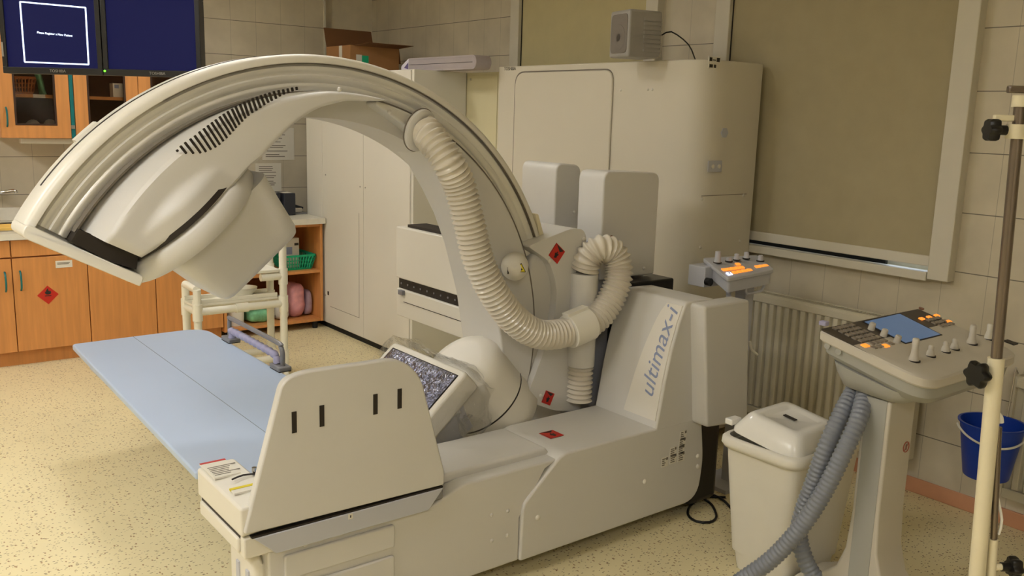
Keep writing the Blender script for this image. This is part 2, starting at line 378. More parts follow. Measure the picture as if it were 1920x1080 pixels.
# ------------------------------------------------------------------ radiators
def radiator(y0, y1, z0, z1, lab):
    t = thing('radiator', lab, 'radiator', (XW-.07, (y0+y1)/2, z0), 'panel radiators')
    xf = XW-.13; g = G(); n = int((y1-y0)/.05); loop = []
    for i in range(n):
        y = y0+.02+(y1-y0-.04)*i/n; w = (y1-y0-.04)/n
        for q, d in ((0, .020), (.10, .003), (.16, 0), (.6, 0), (.66, .003), (.76, .020)): loop.append((xf+d, y+w*q))
    lo = [V((x, y, z0+.05)) for x, y in loop]; hi = [V((x, y, z1-.05)) for x, y in loop]
    for i in range(len(lo)-1): g.add([lo[i], lo[i+1], hi[i+1], hi[i]], [(0, 1, 2, 3)])
    g.box((xf+.021, y0, z0+.01), (xf+.03, y1, z1-.012))
    g.build('front_panel', 'rad', t, ang=25)
    G().box((xf-.002, y0, z0), (xf+.012, y1, z0+.045)).build('lower_rail', 'rad', t, bev=.005); G().box((xf-.002, y0, z1-.05), (xf+.012, y1, z1-.012)).build('upper_rail', 'rad', t, bev=.005)
    G().box((xf+.06, y0+.01, z0+.01), (xf+.085, y1-.01, z1-.02)).build('back_panel', 'rad', t)
    g = G()
    for k in range(int((y1-y0)/.02)): g.box((xf+.02, y0+.006+k*.02, z1-.012), (xf+.08, y0+.013+k*.02, z1-.002))
    g.box((xf, y0, z1-.016), (xf+.02, y1, z1)); g.box((xf+.075, y0, z1-.016), (xf+.092, y1, z1)); g.box((xf, y0-.008, z0+.01), (xf+.092, y0, z1)); g.box((xf, y1, z0+.01), (xf+.092, y1+.008, z1))
    g.build('top_grille', 'rad', t)
    G().box((xf+.085, y0+.15, z0+.1), (XW, y0+.19, z1-.1)).box((xf+.085, y1-.19, z0+.1), (XW, y1-.15, z1-.1)).build('bracket', 'rad', t)
radiator(2.06, 3.06, .17, .85, 'long white ribbed radiator under the window, behind the waste bin')
radiator(.55, 1.6, .17, .72, 'white ribbed radiator at the right edge, behind the blue bucket')

# ------------------------------------------------------------------ base cabinets, worktop, shelf unit
YC = 6.62
def handle(px, z0, z1, y, parent, mat='teal'):
    pts = [V((px, y, z0)), V((px, y-.022, z0+.02)), V((px, y-.03, (z0+z1)/2)), V((px, y-.022, z1-.02)), V((px, y, z1))]
    h = G().tube(spline(pts, .02), .006, 8).build('handle', mat, parent); h['label'] = 'teal bow handle'; return h
def base_unit(x0, x1, doors, lab):
    t = thing('base_cabinet', lab, 'cabinet', ((x0+x1)/2, YC, 0), 'beech base cabinets')
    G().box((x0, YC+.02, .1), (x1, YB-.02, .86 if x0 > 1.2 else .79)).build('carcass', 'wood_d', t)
    G().box((x0, YC+.06, 0), (x1, YC+.08, .1)).build('plinth', 'wood', t)
    G().box((x0+.003, YC, .745), (x1-.003, YC+.018, .855)).build('drawer_front', 'wood', t, bev=.002)
    ds = []
    for (a, b, hx) in doors:
        d = G().box((a+.003, YC, .105), (b-.003, YC+.018, .735)).build('door', 'wood', t, bev=.002); ds.append(d)
        if hx: handle(hx, .52, .65, YC, d)
    return t, ds
xs = [.12, 1.0, 1.46, 1.91, 2.40]
base_unit(.12, 1.0, [(.12, .56, None), (.56, 1.0, .955)], 'beech base cabinet under the sink at the left edge')
t, ds = base_unit(1.0, 1.46, [(1.0, 1.46, 1.045)], 'beech base cabinet with the red flammable sticker on its door')
c0 = P(90, 553, 1, YC-.003); 
g = G().prism([c0+V((-.066,0,0)), c0+V((0,0,-.064)), c0+V((.066,0,0)), c0+V((0,0,.064))], (0, .002, 0)); st = g.build('hazard_sticker', 'red', ds[0]); st['label'] = 'red flame diamond sticker'
g = G()
fl = [(0,-.004),(.016,.0),(.02,.012),(.012,.028),(.010,.016),(.004,.026),(.002,.042),(-.008,.028),(-.012,.016),(-.017,.02),(-.018,.008),(-.012,0)]
g.prism([c0+V((x, -.0015, z+.006)) for x, z in fl], (0, .001, 0)); g.box(tuple(c0+V((-.02, -.0015, -.008))), tuple(c0+V((.02, 0, -.003))))
g.build('flame_mark', 'ink', ds[0])
c1 = P(120, 495, 1, YC-.003)
G().box(tuple(c1+V((-.052, 0, -.024))), tuple(c1+V((.052, .002, .024)))).build('paper_label', 'paper', ds[0])
G().box(tuple(c1+V((-.042, -.001, -.001))), tuple(c1+V((.03, .0, .004)))).box(tuple(c1+V((-.042, -.001, .008))), tuple(c1+V((.038, .0, .012)))).build('label_print', 'inkg', ds[0])
base_unit(1.46, 1.91, [(1.46, 1.91, None)], 'plain beech base cabinet right of the one with the red sticker')
base_unit(1.91, 2.40, [(1.91, 2.40, None)], 'plain beech base cabinet next to the open shelf unit')
# open shelf unit
t = thing('shelf_unit', 'open beech shelf unit at the right end of the worktop', 'shelf', (2.82, YC, 0))
for x0 in (2.405, 3.205): G().box((x0, YC, .06), (x0+.022, YB-.03, .86)).build('side_panel', 'wood', t, bev=.002)
for z in (.06, .462, .838): G().box((2.427, YC+.005, z), (3.205, YB-.03, z+.022)).build('shelf_board', 'wood', t, bev=.002)
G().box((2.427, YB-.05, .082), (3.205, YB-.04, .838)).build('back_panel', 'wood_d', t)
for x in (2.45, 3.17): 
    for y in (YC+.04, YB-.1): G().cyl((x, y, 0), (x, y, .06), .022).build('foot', 'rubber', t)
# worktop with sink
t = thing('worktop', 'long white worktop over the beech cabinets', 'worktop', (1.7, YC, .86))
SX0, SX1, SY0, SY1 = .62, 1.20, 6.72, 7.2
g = G().box((.12, YC-.03, .861), (SX0, YB, .905)).box((SX1, YC-.03, .861), (3.24, YB-.0, .905)).box((SX0, YC-.03, .861), (SX1, SY0, .905)).box((SX0, SY1, .861), (SX1, YB, .905))
g.build('slab', 'worktop', t); G().box((.12, YB-.03, .905), (2.4, YB, 1.0)).build('upstand', 'worktop', t, bev=.006)
t = thing('sink', 'stainless steel sink set in the worktop at the left edge', 'sink', (.9, 6.95, .78))
g = G()
for a, b in (((SX0-.02, SY0-.02), (SX1+.02, SY0+.02)), ((SX0-.02, SY1-.02), (SX1+.02, SY1+.02)), ((SX0-.02, SY0+.02), (SX0+.02, SY1-.02)), ((SX1-.02, SY0+.02), (SX1+.02, SY1-.02))):
    g.box((a[0], a[1], .905), (b[0], b[1], .911))
g.build('rim', 'steel', t)
g = G(); z = .80
g.box((SX0+.002, SY0+.002, z), (SX1-.002, SY1-.002, z+.004)); 
g.box((SX0+.001, SY0+.001, z), (SX0+.008, SY1-.001, .905)); g.box((SX1-.008, SY0+.001, z), (SX1-.001, SY1-.001, .905)); g.box((SX0+.008, SY0+.001, z), (SX1-.008, SY0+.008, .905)); g.box((SX0+.008, SY1-.008, z), (SX1-.008, SY1-.001, .905))
g.build('basin', 'steel', t)
# yellow bowl in the sink
tag(G().lathe([(.04, 0), (.085, .03), (.1, .07), (.105, .12), (.1, .125), (.08, .07), (.03, .02)], (1.02, 6.83, .805), n=24).build('bowl', 'sponge'), 'yellow bowl standing in the sink', 'bowl')
t = thing('wall_faucet', 'chrome wall tap with a brown knob above the sink', 'faucet', (1.05, YB, 1.1))
G().tube(spline([V((.98, YB, 1.11)), V((.98, YB-.07, 1.11)), V((1.04, YB-.16, 1.12)), V((1.13, YB-.19, 1.135)), V((1.145, YB-.19, 1.12))], .02), .012, 12).build('spout', 'chrome', t)
G().cyl((.98, YB, 1.11), (.98, YB-.015, 1.11), .035).build('flange', 'chrome', t)
G().lathe([(.012, 0), (.03, .02), (.034, .045), (.02, .06)], (1.0, YB-.1, 1.115), n=20).build('knob', 'brown', t)

# ------------------------------------------------------------------ wall cabinets with glass doors
def wall_unit(x0, x1, doors, lab, z0=1.51, z1=2.2):
    y0 = 6.9
    t = thing('wall_cabinet', lab, 'cabinet', ((x0+x1)/2, YB, z0), 'glass fronted wall cabinets')
    g = G(); g.box((x0, y0+.02, z0), (x1, YB-.005, z0+.02)); g.box((x0, y0+.02, z1-.02), (x1, YB-.005, z1)); g.box((x0, y0+.02, z0+.02), (x0+.02, YB-.005, z1-.02)); g.box((x1-.02, y0+.02, z0+.02), (x1, YB-.005, z1-.02))
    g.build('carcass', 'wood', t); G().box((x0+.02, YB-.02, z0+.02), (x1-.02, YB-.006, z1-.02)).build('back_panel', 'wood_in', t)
    G().box((x0+.02, y0+.06, z0+.27), (x1-.02, YB-.02, z0+.292)).build('shelf_board', 'wood', t)
    for a, b, hx in doors:
        g = G(); L, R, B, T = a+.002, b-.002, z0, z1; s = .085
        g.box((L, y0, B), (L+s, y0+.02, T)); g.box((R-s, y0, B), (R, y0+.02, T)); g.box((L+s, y0, B), (R-s, y0+.02, B+s)); g.box((L+s, y0, T-s), (R-s, y0+.02, T))
        d = g.build('door', 'wood', t)
        g = G(); s2 = .012; l, r, bb, tt = L+s, R-s, B+s, T-s
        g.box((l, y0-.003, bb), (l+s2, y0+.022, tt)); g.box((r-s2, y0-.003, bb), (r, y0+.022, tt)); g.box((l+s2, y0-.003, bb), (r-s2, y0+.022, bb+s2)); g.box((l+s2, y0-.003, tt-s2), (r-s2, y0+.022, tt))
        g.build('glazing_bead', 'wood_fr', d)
        G().box((l+s2, y0+.008, bb+s2), (r-s2, y0+.012, tt-s2)).build('glass', 'glass', d)
        if hx: handle(hx, 1.585, 1.71, y0, d)
    return t
ta = wall_unit(1.04, 1.472, [(1.04, 1.472, 1.078)], 'wall cabinet with orange and yellow baskets behind glass, under the monitors')
G().box((1.474, 6.902, 1.51), (1.497, 6.93, 2.2)).build('filler_strip', 'teal', ta)
G().box((1.470, 6.893, 1.575), (1.495, 6.902, 1.60)).build('hinge', 'steel', ta)
tb = wall_unit(1.50, 2.36, [(1.50, 1.93, None), (1.93, 2.36, None)], 'wall cabinet with a white carton behind glass, right of the teal strip')
def lattice_basket(name, c, w, d, h, mat, flare=.02, slots=8, rows=3):
    "plastic basket with a slotted wall: solid floor, posts, hoops and rim"
    g = G(); x, y, z = c
    def pt(s, t, k): e = 1+flare*k/ max(w, .01)*2; return V((x+s*w/2*e, y+t*d/2*e, z+h*k))
    def hoop(k0, k1, th=.004):
        lo = [pt(s, t, k0) for s, t in ((-1,-1),(1,-1),(1,1),(-1,1))]; hi = [pt(s, t, k1) for s, t in ((-1,-1),(1,-1),(1,1),(-1,1))]
        for i in range(4):
            a, b, e, f = lo[i], lo[(i+1) % 4], hi[(i+1) % 4], hi[i]
            nrm = (b-a).cross(V((0,0,1))).normalized()*th
            g.add([a, b, e, f, a-nrm, b-nrm, e-nrm, f-nrm], [(0,1,2,3),(7,6,5,4),(0,4,5,1),(1,5,6,2),(2,6,7,3),(3,7,4,0)])
    hoop(0, .14); hoop(.86, 1, .008)
    for r_ in range(1, rows): hoop(.14+.72*r_/rows-.03, .14+.72*r_/rows+.03)
    for i in range(4):
        cs = ((-1,-1),(1,-1),(1,1),(-1,1)); a, b = cs[i], cs[(i+1) % 4]
        n = slots if i % 2 == 0 else max(3, int(slots*d/w))
        for k in range(n+1):
            q = k/n; s = a[0]+(b[0]-a[0])*q; t = a[1]+(b[1]-a[1])*q
            g.tube([pt(s, t, .1), pt(s, t, .9)], .0045, 6)
    g.box((x-w/2, y-d/2, z), (x+w/2, y+d/2, z+.005))
    return g.build(name, mat)
p = P(33, 181, 1, 7.05)
tag(lattice_basket('storage_basket', (p.x+.015, 7.06, 1.803), .13, .2, .115, 'basket_o'), 'small orange plastic basket on the glass cabinet shelf under the left screen', 'basket', 'plastic baskets')
q = P(85, 182, 1, 7.05)
g = G(); 
for i in range(7):
    a = q.x+.0+random.uniform(-.022, .03); g.tube(spline([V((a, 7.03+.02*i, 1.803)), V((a-.01+random.uniform(-.02,.01), 7.03+.02*i, 1.90)), V((a-.035+random.uniform(-.02,.02), 7.03+.02*i, 2.03))], .04), .012, 7)
tag(g.build('tube_bundle', 'bag_g'), 'bundle of pale green wrapped tubes beside the orange basket', 'medical supplies')
p = P(68, 228, 1, 7.05)
tag(lattice_basket('storage_basket', (p.x+.02, 7.06, 1.531), .26, .22, .065, 'basket_y', slots=14), 'long yellow plastic basket on the bottom of the glass cabinet', 'basket', 'plastic baskets')
for i, (dx, dz, lab) in enumerate(((-.04, .06, 'crumpled clear bag in the yellow basket, left one'), (.07, .075, 'crumpled clear bag in the yellow basket, right one'))):
    o = G().lathe([(.02, 0), (.05, .02), (.055, .05), (.03, .085), (.008, .095)], (p.x+.02+dx, 7.05, 1.54), n=14).build('plastic_bag', 'bag_w')
    for v in o.data.vertices: v.co += noise.noise_vector(v.co*30)*.012
    tag(o, lab, 'bag')
l = P(73, 184, 1, 6.958)
tag(G().box((l.x-.035, 6.956, 1.779), (l.x+.04, 6.959, 1.803)).build('shelf_label', 'paper'), 'small white name label on the shelf edge behind glass', 'label')
q = P(223, 183, 1, 7.0)
t = thing('carton', 'small white and blue carton on the shelf behind glass, right of the teal strip', 'box', (q.x, 7.0, 1.803))
G().box((q.x-.04, 6.99, 1.803), (q.x+.04, 7.08, 1.9)).build('body', 'paper', t); G().box((q.x-.03, 6.988, 1.865), (q.x+.0, 6.99, 1.89)).build('blue_mark', 'logo', t)
tag(G().box((1.16, 6.95, 1.47), (2.1, 7.02, 1.508)).build('under_cabinet_light', 'frame', bev=.006), 'slim white light strip under the wall cabinets', 'light')

# ------------------------------------------------------------------ worktop items
def file_box(x, y, lab):
    t = thing('file_box', lab, 'box', (x, y, .905), 'black file boxes')
    G().box((x-.055, y-.06, .906), (x+.045, y+.14, 1.085)).build('body', 'file', t, bev=.006)
    G().box((x-.035, y-.03, 1.085), (x+.03, y+.07, 1.0865)).build('label', 'paper', t)
p = P(545, 404, 2, .905)
file_box(p.x, p.y+.06, 'black file box on the worktop next to the hole punch'); file_box(p.x-.115, p.y+.09, 'black file box on the worktop, left of its twin')
t = thing('hole_punch', 'grey metal hole punch beside the black file boxes', 'hole punch', (3.16, 6.98, .906))
G().box((3.125, 6.93, .906), (3.24, 7.03, .918)).build('base', 'greym', t, bev=.004); G().box((3.13, 6.95, .918), (3.21, 7.01, .955)).build('body', 'steel', t, bev=.006)
G().tube([V((3.11, 6.98, .985)), V((3.17, 6.98, .965)), V((3.225, 6.98, .95))], [.012, .012, .01], 10).build('lever', 'file', t)
# items in the shelf unit
p = P(565, 503, 1, 6.78)
tag(lattice_basket('storage_basket', (3.06, 6.82, .4845), .2, .24, .125, 'green', flare=.03, slots=10), 'green slotted basket on the middle shelf', 'basket', 'plastic baskets')
t = thing('carton', 'white carton with a blue print standing in the green basket', 'box', (3.0, 6.84, .49))
G().box((2.98, 6.79, .491), (3.1, 6.87, .73)).build('body', 'paper', t); G().box((2.99, 6.788, .60), (3.04, 6.79, .66)).build('blue_mark', 'logo', t); G().box((3.06, 6.788, .67), (3.095, 6.79, .69)).build('dark_mark', 'ink', t)
def sack(name, lo, hi, mat, amp, lab, cat, sub=5):
    c = (V(lo)+V(hi))/2; h = (V(hi)-V(lo))/2; bm = bmesh.new(); bmesh.ops.create_cube(bm, size=2)
    bmesh.ops.subdivide_edges(bm, edges=bm.edges[:], cuts=sub, use_grid_fill=True)
    for v in bm.verts:
        p = v.co.copy(); e = 4.0; n = (abs(p.x)**e+abs(p.y)**e+abs(p.z)**e)**(1/e); p /= n
        w = c+V((p.x*h.x, p.y*h.y, p.z*h.z)); w += noise.noise_vector(w*14)*amp
        w.z = max(w.z, lo[2]); v.co = w
    me = bpy.data.meshes.new(name); bm.to_mesh(me); bm.free()
    for q in me.polygons: q.use_smooth = True
    me.materials.append(M[mat]); o = bpy.data.objects.new(name, me); COL.objects.link(o); return tag(o, lab, cat)
sack('diaper_pack', (2.985, 6.72, .083), (3.13, 6.95, .36), 'pink', .012, 'pink wrapped pack on the bottom shelf', 'package')
sack('tissue_pack', (3.135, 6.74, .083), (3.195, 6.95, .29), 'lilac', .008, 'lilac wrapped pack squeezed at the right end of the bottom shelf', 'package')
sack('plastic_bag', (2.86, 6.69, .083), (2.98, 6.95, .25), 'bag_w', .014, 'crumpled clear bag left of the pink pack', 'bag')
sack('plastic_bag', (2.64, 6.7, .083), (2.83, 6.92, .19), 'bag_g', .012, 'white and green bag lying on the bottom shelf', 'bag')
t = thing('bottle', 'white plastic jug on the bottom shelf', 'bottle', (2.52, 6.72, .083))
G().lathe([(.06, 0), (.062, .11), (.05, .15), (.022, .17), (.022, .19)], (2.54, 6.74, .083)).build('body', 'white', t); G().lathe([(.024, .19), (.024, .215), (.0, .218)], (2.54, 6.74, .083), n=16).build('cap', 'white', t)
# wall papers
for k, (a, b, c, d, lab) in enumerate((((492, 300), (551, 240), 0, 0, 'printed sheet taped to the wall, topmost'), ((480, 362), (527, 306), 0, 0, 'printed sheet taped to the wall above the file boxes'))):
    u = P(*a, 1, YB-.004); v = P(*b, 1, YB-.004)
    t = thing('wall_notice', lab, 'paper', ((u.x+v.x)/2, YB, u.z), 'notices on the back wall')
    G().box((u.x, YB-.004, u.z), (v.x, YB-.002, v.z)).build('sheet', 'paper', t)
    g = G(); z = v.z-.03
    while z > u.z+.02:
        g.box((u.x+.03, YB-.0055, z), (u.x+.03+(v.x-u.x-.06)*random.uniform(.5, 1), YB-.004, z+.006)); z -= random.choice((.016, .016, .03))
    g.build('print', 'inkg', t)

# ------------------------------------------------------------------ white metal cabinet run and neighbours
t = thing('metal_cabinet', 'tall white metal cabinet run right of the worktop', 'cabinet', (3.45, 6.1, 0))
XR = 3.25; TOPZ = 2.04
G().box((XR+.012, 5.30, .04), (3.69, 6.95, TOPZ)).build('body', 'cab', t, bev=.004)
G().box((XR+.02, 5.31, 0), (3.68, 6.94, .04)).build('plinth', 'rubber', t)
for y0, y1 in ((5.325, 5.98), (5.985, 6.655), (6.66, 6.945)):
    f = G().box((XR, y0, .05), (XR+.012, y1, TOPZ-.005)).build('front_panel', 'cab', t, bev=.002)
G().box((XR-.001, 6.05, .19), (XR+.0005, 6.54, .193)).box((XR-.001, 6.05, .19), (XR+.0005, 6.053, 1.0)).build('hatch_seam', 'inkg', t)
for y, z in ((6.62, .27), (6.03, 1.2), (5.95, 1.2), (6.6, 1.25)): G().cyl((XR-.004, y, z), (XR+.002, y, z), .006, n=10).build('screw', 'steel', t)
G().box((XR-.002, 6.56, .28), (XR, 6.585, .31)).build('label', 'ink', t)
for z in (.50, .43, .36, .29): G().box((XR+.09, 5.296, z), (XR+.31, 5.301, z+.035)).build('louvre', 'inkg', t)
t = thing('metal_cabinet', 'cream metal cabinet between the white cabinet run and the tall machine cabinet', 'cabinet', (3.9, 5.1, 0))
G().box((3.695, 4.93, .04), (XW-.11, 6.95, TOPZ-.002)).build('body', 'cab_y', t, bev=.004)
G().box((3.71, 4.95, 0), (XW-.13, 6.93, .04)).build('plinth', 'rubber', t)
G().box((3.690, 4.94, .06), (3.695, 5.285, TOPZ-.02)).build('door', 'cab_y', t, bev=.002)
G().box((3.686, 5.24, 1.985), (3.69, 5.255, 2.0)).build('lock', 'steel', t)
# open cardboard box on top
t = thing('cardboard_box', 'open brown cardboard box on top of the white cabinets', 'box', (3.5, 6.3, TOPZ))
bx0, by0 = 3.45, P(657, 84, 0, 3.45).y; by1 = P(612, 85, 0, 3.45).y; bx1 = P(748, 90, 1, by0).x; bz = P(657, 84, 0, 3.45).z
g = G(); th = .005
# axis: visible left face runs in X, right face runs in Y
g.box((bx0, by0, TOPZ+.001), (bx1, by1, TOPZ+.006)); g.box((bx0, by0, TOPZ+.006), (bx0+th, by1, bz)); g.box((bx1-th, by0, TOPZ+.006), (bx1, by1, bz)); g.box((bx0+th, by0, TOPZ+.006), (bx1-th, by0+th, bz)); g.box((bx0+th, by1-th, TOPZ+.006), (bx1-th, by1, bz))
g.build('body', 'carton', t)
def flap(a, b, out, nm='flap', mat='carton_in'):
    a = V(a); b = V(b); o = V(out); up = (b-a).cross(o).normalized()*.004
    G().prism([a, b, b+o, a+o], up).build(nm, mat, t)
flap((bx0, by1, bz), (bx1, by1, bz), (0, .05, .155)); flap((bx0+.03, by0, bz), (bx1+.0, by0, bz), (.06, -.13, .02)); flap((bx1, by0, bz), (bx1, by1, bz), (.02, 0, -.12))
G().box((bx0+.10, by0-.002, bz-.13), (bx0+.16, by0, bz-.075)).build('green_mark', 'green', t); G().box((bx0+.05, by0-.002, bz-.13), (bx0+.10, by0, bz-.07)).build('printed_label', 'paper', t); G().box((bx0-.002, by0+.14, bz-.14), (bx0, by0+.19, bz)).build('tape', 'paper', t)
# foam mat folded double
t = thing('foam_mat', 'grey lilac foam mat folded double on the cabinets beside the cardboard box', 'mat', (3.55, 5.4, TOPZ))
x0, x1 = 3.44, 3.56; yl, yr = P(766, 130, 0, 3.44).y, P(893, 132, 0, 3.44).y; zc = TOPZ+.046
def mat_layer(r, thk):
    pts = []
    outer = [(yl, zc-r)]+[(yr+.045-math.sin(a)*r, zc-math.cos(a)*r) for a in [math.pi*k/12 for k in range(13)]]+[(yl, zc+r)]
    inner = [(yl+.0, zc+r-thk)]+[(yr+.045-math.sin(a)*(r-thk), zc+math.cos(a)*(r-thk)) for a in [math.pi*k/12 for k in range(13)]]+[(yl, zc-r+thk)]
    return [V((x0, y, z)) for y, z in outer+inner]
G().prism(mat_layer(.045, .012), (x1-x0, 0, 0)).build('cover', 'foam', t, ang=60); G().prism(mat_layer(.0325, .031), (x1-x0-.0, 0, 0)).build('core', 'foam', t, ang=60)
G().prism([V((x0, yl, zc-.044)), V((x0, yl, zc+.044)), V((x0, yl+.10, zc-.005)), V((x0, yl+.10, zc-.044))], (x1-x0, 0, 0)).build('lining', 'foam_in', t)
G().prism([V((x0-.001, yl+.004, zc-.03)), V((x0-.001, yl+.004, zc+.018)), V((x0-.001, yl+.06, zc-.018))], (.004, 0, 0)).build('fold', 'foam_p', t)
tag(G().box((3.32, 6.60, TOPZ+.0), (3.6, 6.93, TOPZ+.015)).box((3.32, 6.60, TOPZ+.015), (3.6, 6.62, TOPZ+.045)).box((3.32, 6.91, TOPZ+.015), (3.6, 6.93, TOPZ+.045)).box((3.58, 6.62, TOPZ+.015), (3.6, 6.91, TOPZ+.045)).box((3.32, 6.62, TOPZ+.015), (3.34, 6.91, TOPZ+.045)).build('tray', 'black', bev=.004), 'flat black tray on the white cabinets left of the cardboard box', 'tray')

# ------------------------------------------------------------------ tall generator cabinet
GX, GY0, GY1, GZ = 3.60, 3.09, 4.81, 2.062
t = thing('machine_cabinet', 'very tall cream cabinet with one big rounded corner against the window wall', 'cabinet', (3.9, 4.0, 0))
lp = fillet([V((GX, GY1, .05)), V((GX, GY0, .05)), V((XW-.065, GY0, .05)), V((XW-.065, GY1, .05))], [.01, .2, .01, .01], 12)
G().prism(lp, (0, 0, GZ-.05)).build('body', 'gen', t, bev=.006, ang=25)
G().box((GX+.05, GY0+.2, 0), (XW-.1, GY1-.03, .05)).build('plinth', 'rubber', t)
a = P(962, 300, 0, GX); b = P(1150, 160, 0, GX); zt = P(1100, 130, 0, GX).z
pl = fillet([V((GX, a.y, .6)), V((GX, a.y, zt)), V((GX, b.y, zt)), V((GX, b.y, .6))], [0, .09, .07, 0], 8)
G().prism([p+V((-.004, 0, 0)) for p in pl], (.006, 0, 0)).build('door_gap', 'inkg', t)
cen = sum(pl, V())/len(pl)
pl2 = [V((GX, p.y+(-.004 if p.y < cen.y else -.014), p.z-(.008 if p.z > 1 else 0))) for p in pl]
G().prism([p+V((-.014, 0, 0)) for p in pl2], (.014, 0, 0)).build('door', 'gen', t, bev=.006)
text('badge', 'TOSHIBA', .03, 'inkg', t, P(956, 129, 0, GX-.002), (0, -1, 0), (0, 0, 1))
for px, py in ((1164, 169), (1215, 168), (1223, 168), (1226, 110)):
    p = P(px, py, 0, GX-.001); G().lathe([(.007, 0), (.007, .003), (.003, .006)], p, (-1, 0, 0), n=12).build('screw_cap', 'plastic_w', t)
p = P(1340, 112, 1, GY0-.002); G().box((p.x-.045, GY0-.003, p.z-.015), (p.x+.045, GY0+.001, p.z+.015)).build('rating_label', 'paper', t)
G().box((p.x-.04, GY0-.004, p.z-.008), (p.x-.02, GY0-.002, p.z+.01)).box((p.x+.015, GY0-.004, p.z-.01), (p.x+.038, GY0-.002, p.z+.01)).box((p.x-.015, GY0-.004, p.z-.004), (p.x+.008, GY0-.002, p.z)).build('label_print', 'ink', t)
p = P(1338, 124, 1, GY0-.002); G().box((p.x-.04, GY0-.003, p.z-.012), (p.x+.025, GY0+.001, p.z+.012)).build('rating_label', 'paper', t); 
G().box((p.x-.033, GY0-.004, p.z-.008), (p.x-.008, GY0-.002, p.z+.008)).box((p.x+.0, GY0-.004, p.z-.008), (p.x+.018, GY0-.002, p.z+.008)).build('label_print', 'ink', t)
p = P(1358, 249, 1, GY0); G().cyl((p.x, GY0+.001, p.z), (p.x, GY0-.004, p.z), .028, n=6).build('hole_plug', 'plastic_g', t)
p = P(1340, 312, 1, GY0); G().box((p.x-.055, GY0-.003, p.z-.03), (p.x+.055, GY0+.001, p.z+.03)).build('cover_plate', 'plastic_g', t, bev=.002)
for dx in (-.02, .03): G().cyl((p.x+dx, GY0-.002, p.z), (p.x+dx, GY0-.007, p.z), .011, n=14).build('screw_cap', 'plastic_w', t)
p = P(1315, 368, 1, GY0); q = P(1400, 362, 1, GY0); G().box((p.x, GY0-.001, p.z), (q.x, GY0+.001, p.z+.003)).build('panel_seam', 'inkg', t)
for px, py in ((1316, 373), (1394, 366), (1387, 452), (1313, 464)):
    p = P(px, py, 1, GY0); G().lathe([(.009, 0), (.008, .003), (.003, .006)], p, (0, -1, 0), n=12).build('screw_cap', 'plastic_w', t)
# loudspeaker on it
z = GZ+.004; a = P(1141, 109, 2, z); b = P(1177, 107, 2, z)
t = thing('loudspeaker', 'grey loudspeaker standing on the tall machine cabinet', 'loudspeaker', a)
fdir = (P(1177, 106, 2, z)-P(1141, 109, 2, z)); sdir = (P(1219, 103, 2, z)-P(1177, 106, 2, z))
fdir.z = sdir.z = 0; fl = fdir.length; sdir = (sdir-fdir.normalized()*sdir.dot(fdir.normalized())).normalized()*.2
def S(s, d, h): return a+fdir*s+sdir*d+V((0, 0, h))
H = P(1145, 22, 1, a.y).z - z
G().prism([S(0,0,0), S(1,0,0), S(1,1,0), S(0,1,0)], (0, 0, H)).build('cabinet', 'spk', t, bev=.012)
n = -sdir.normalized()
gl = fillet([S(.1,0,.02), S(.92,0,.02), S(.92,0,H-.02), S(.1,0,H-.02)], .025, 5)
G().prism([p+n*.004 for p in gl], -n*.012).build('grille', 'spk_g', t, bev=.003)
G().lathe([(.065, 0), (.064, .0015), (.058, .001), (.02, .0)], S(.5, 0, H*.42)+n*.004, n, n=28).build('cone', 'spk_g', t)
for k in range(8): G().prism([S(1, .45, .03+k*(H-.06)/8), S(1, .98, .03+k*(H-.06)/8), S(1, .98, .045+k*(H-.06)/8), S(1, .45, .045+k*(H-.06)/8)], fdir.normalized()*.004).build('fin', 'spk', t)
cb = S(1, 1, H*.5); tag(G().tube(spline([cb, cb+V((.05, -.02, .02)), cb+V((.13, -.07, -.04)), cb+V((.16, -.10, -.12)), V((cb.x+.165, cb.y-.11, z))], .03), .0036, 8).build('speaker_cable', 'black'), 'black cable drooping from the loudspeaker', 'cable')

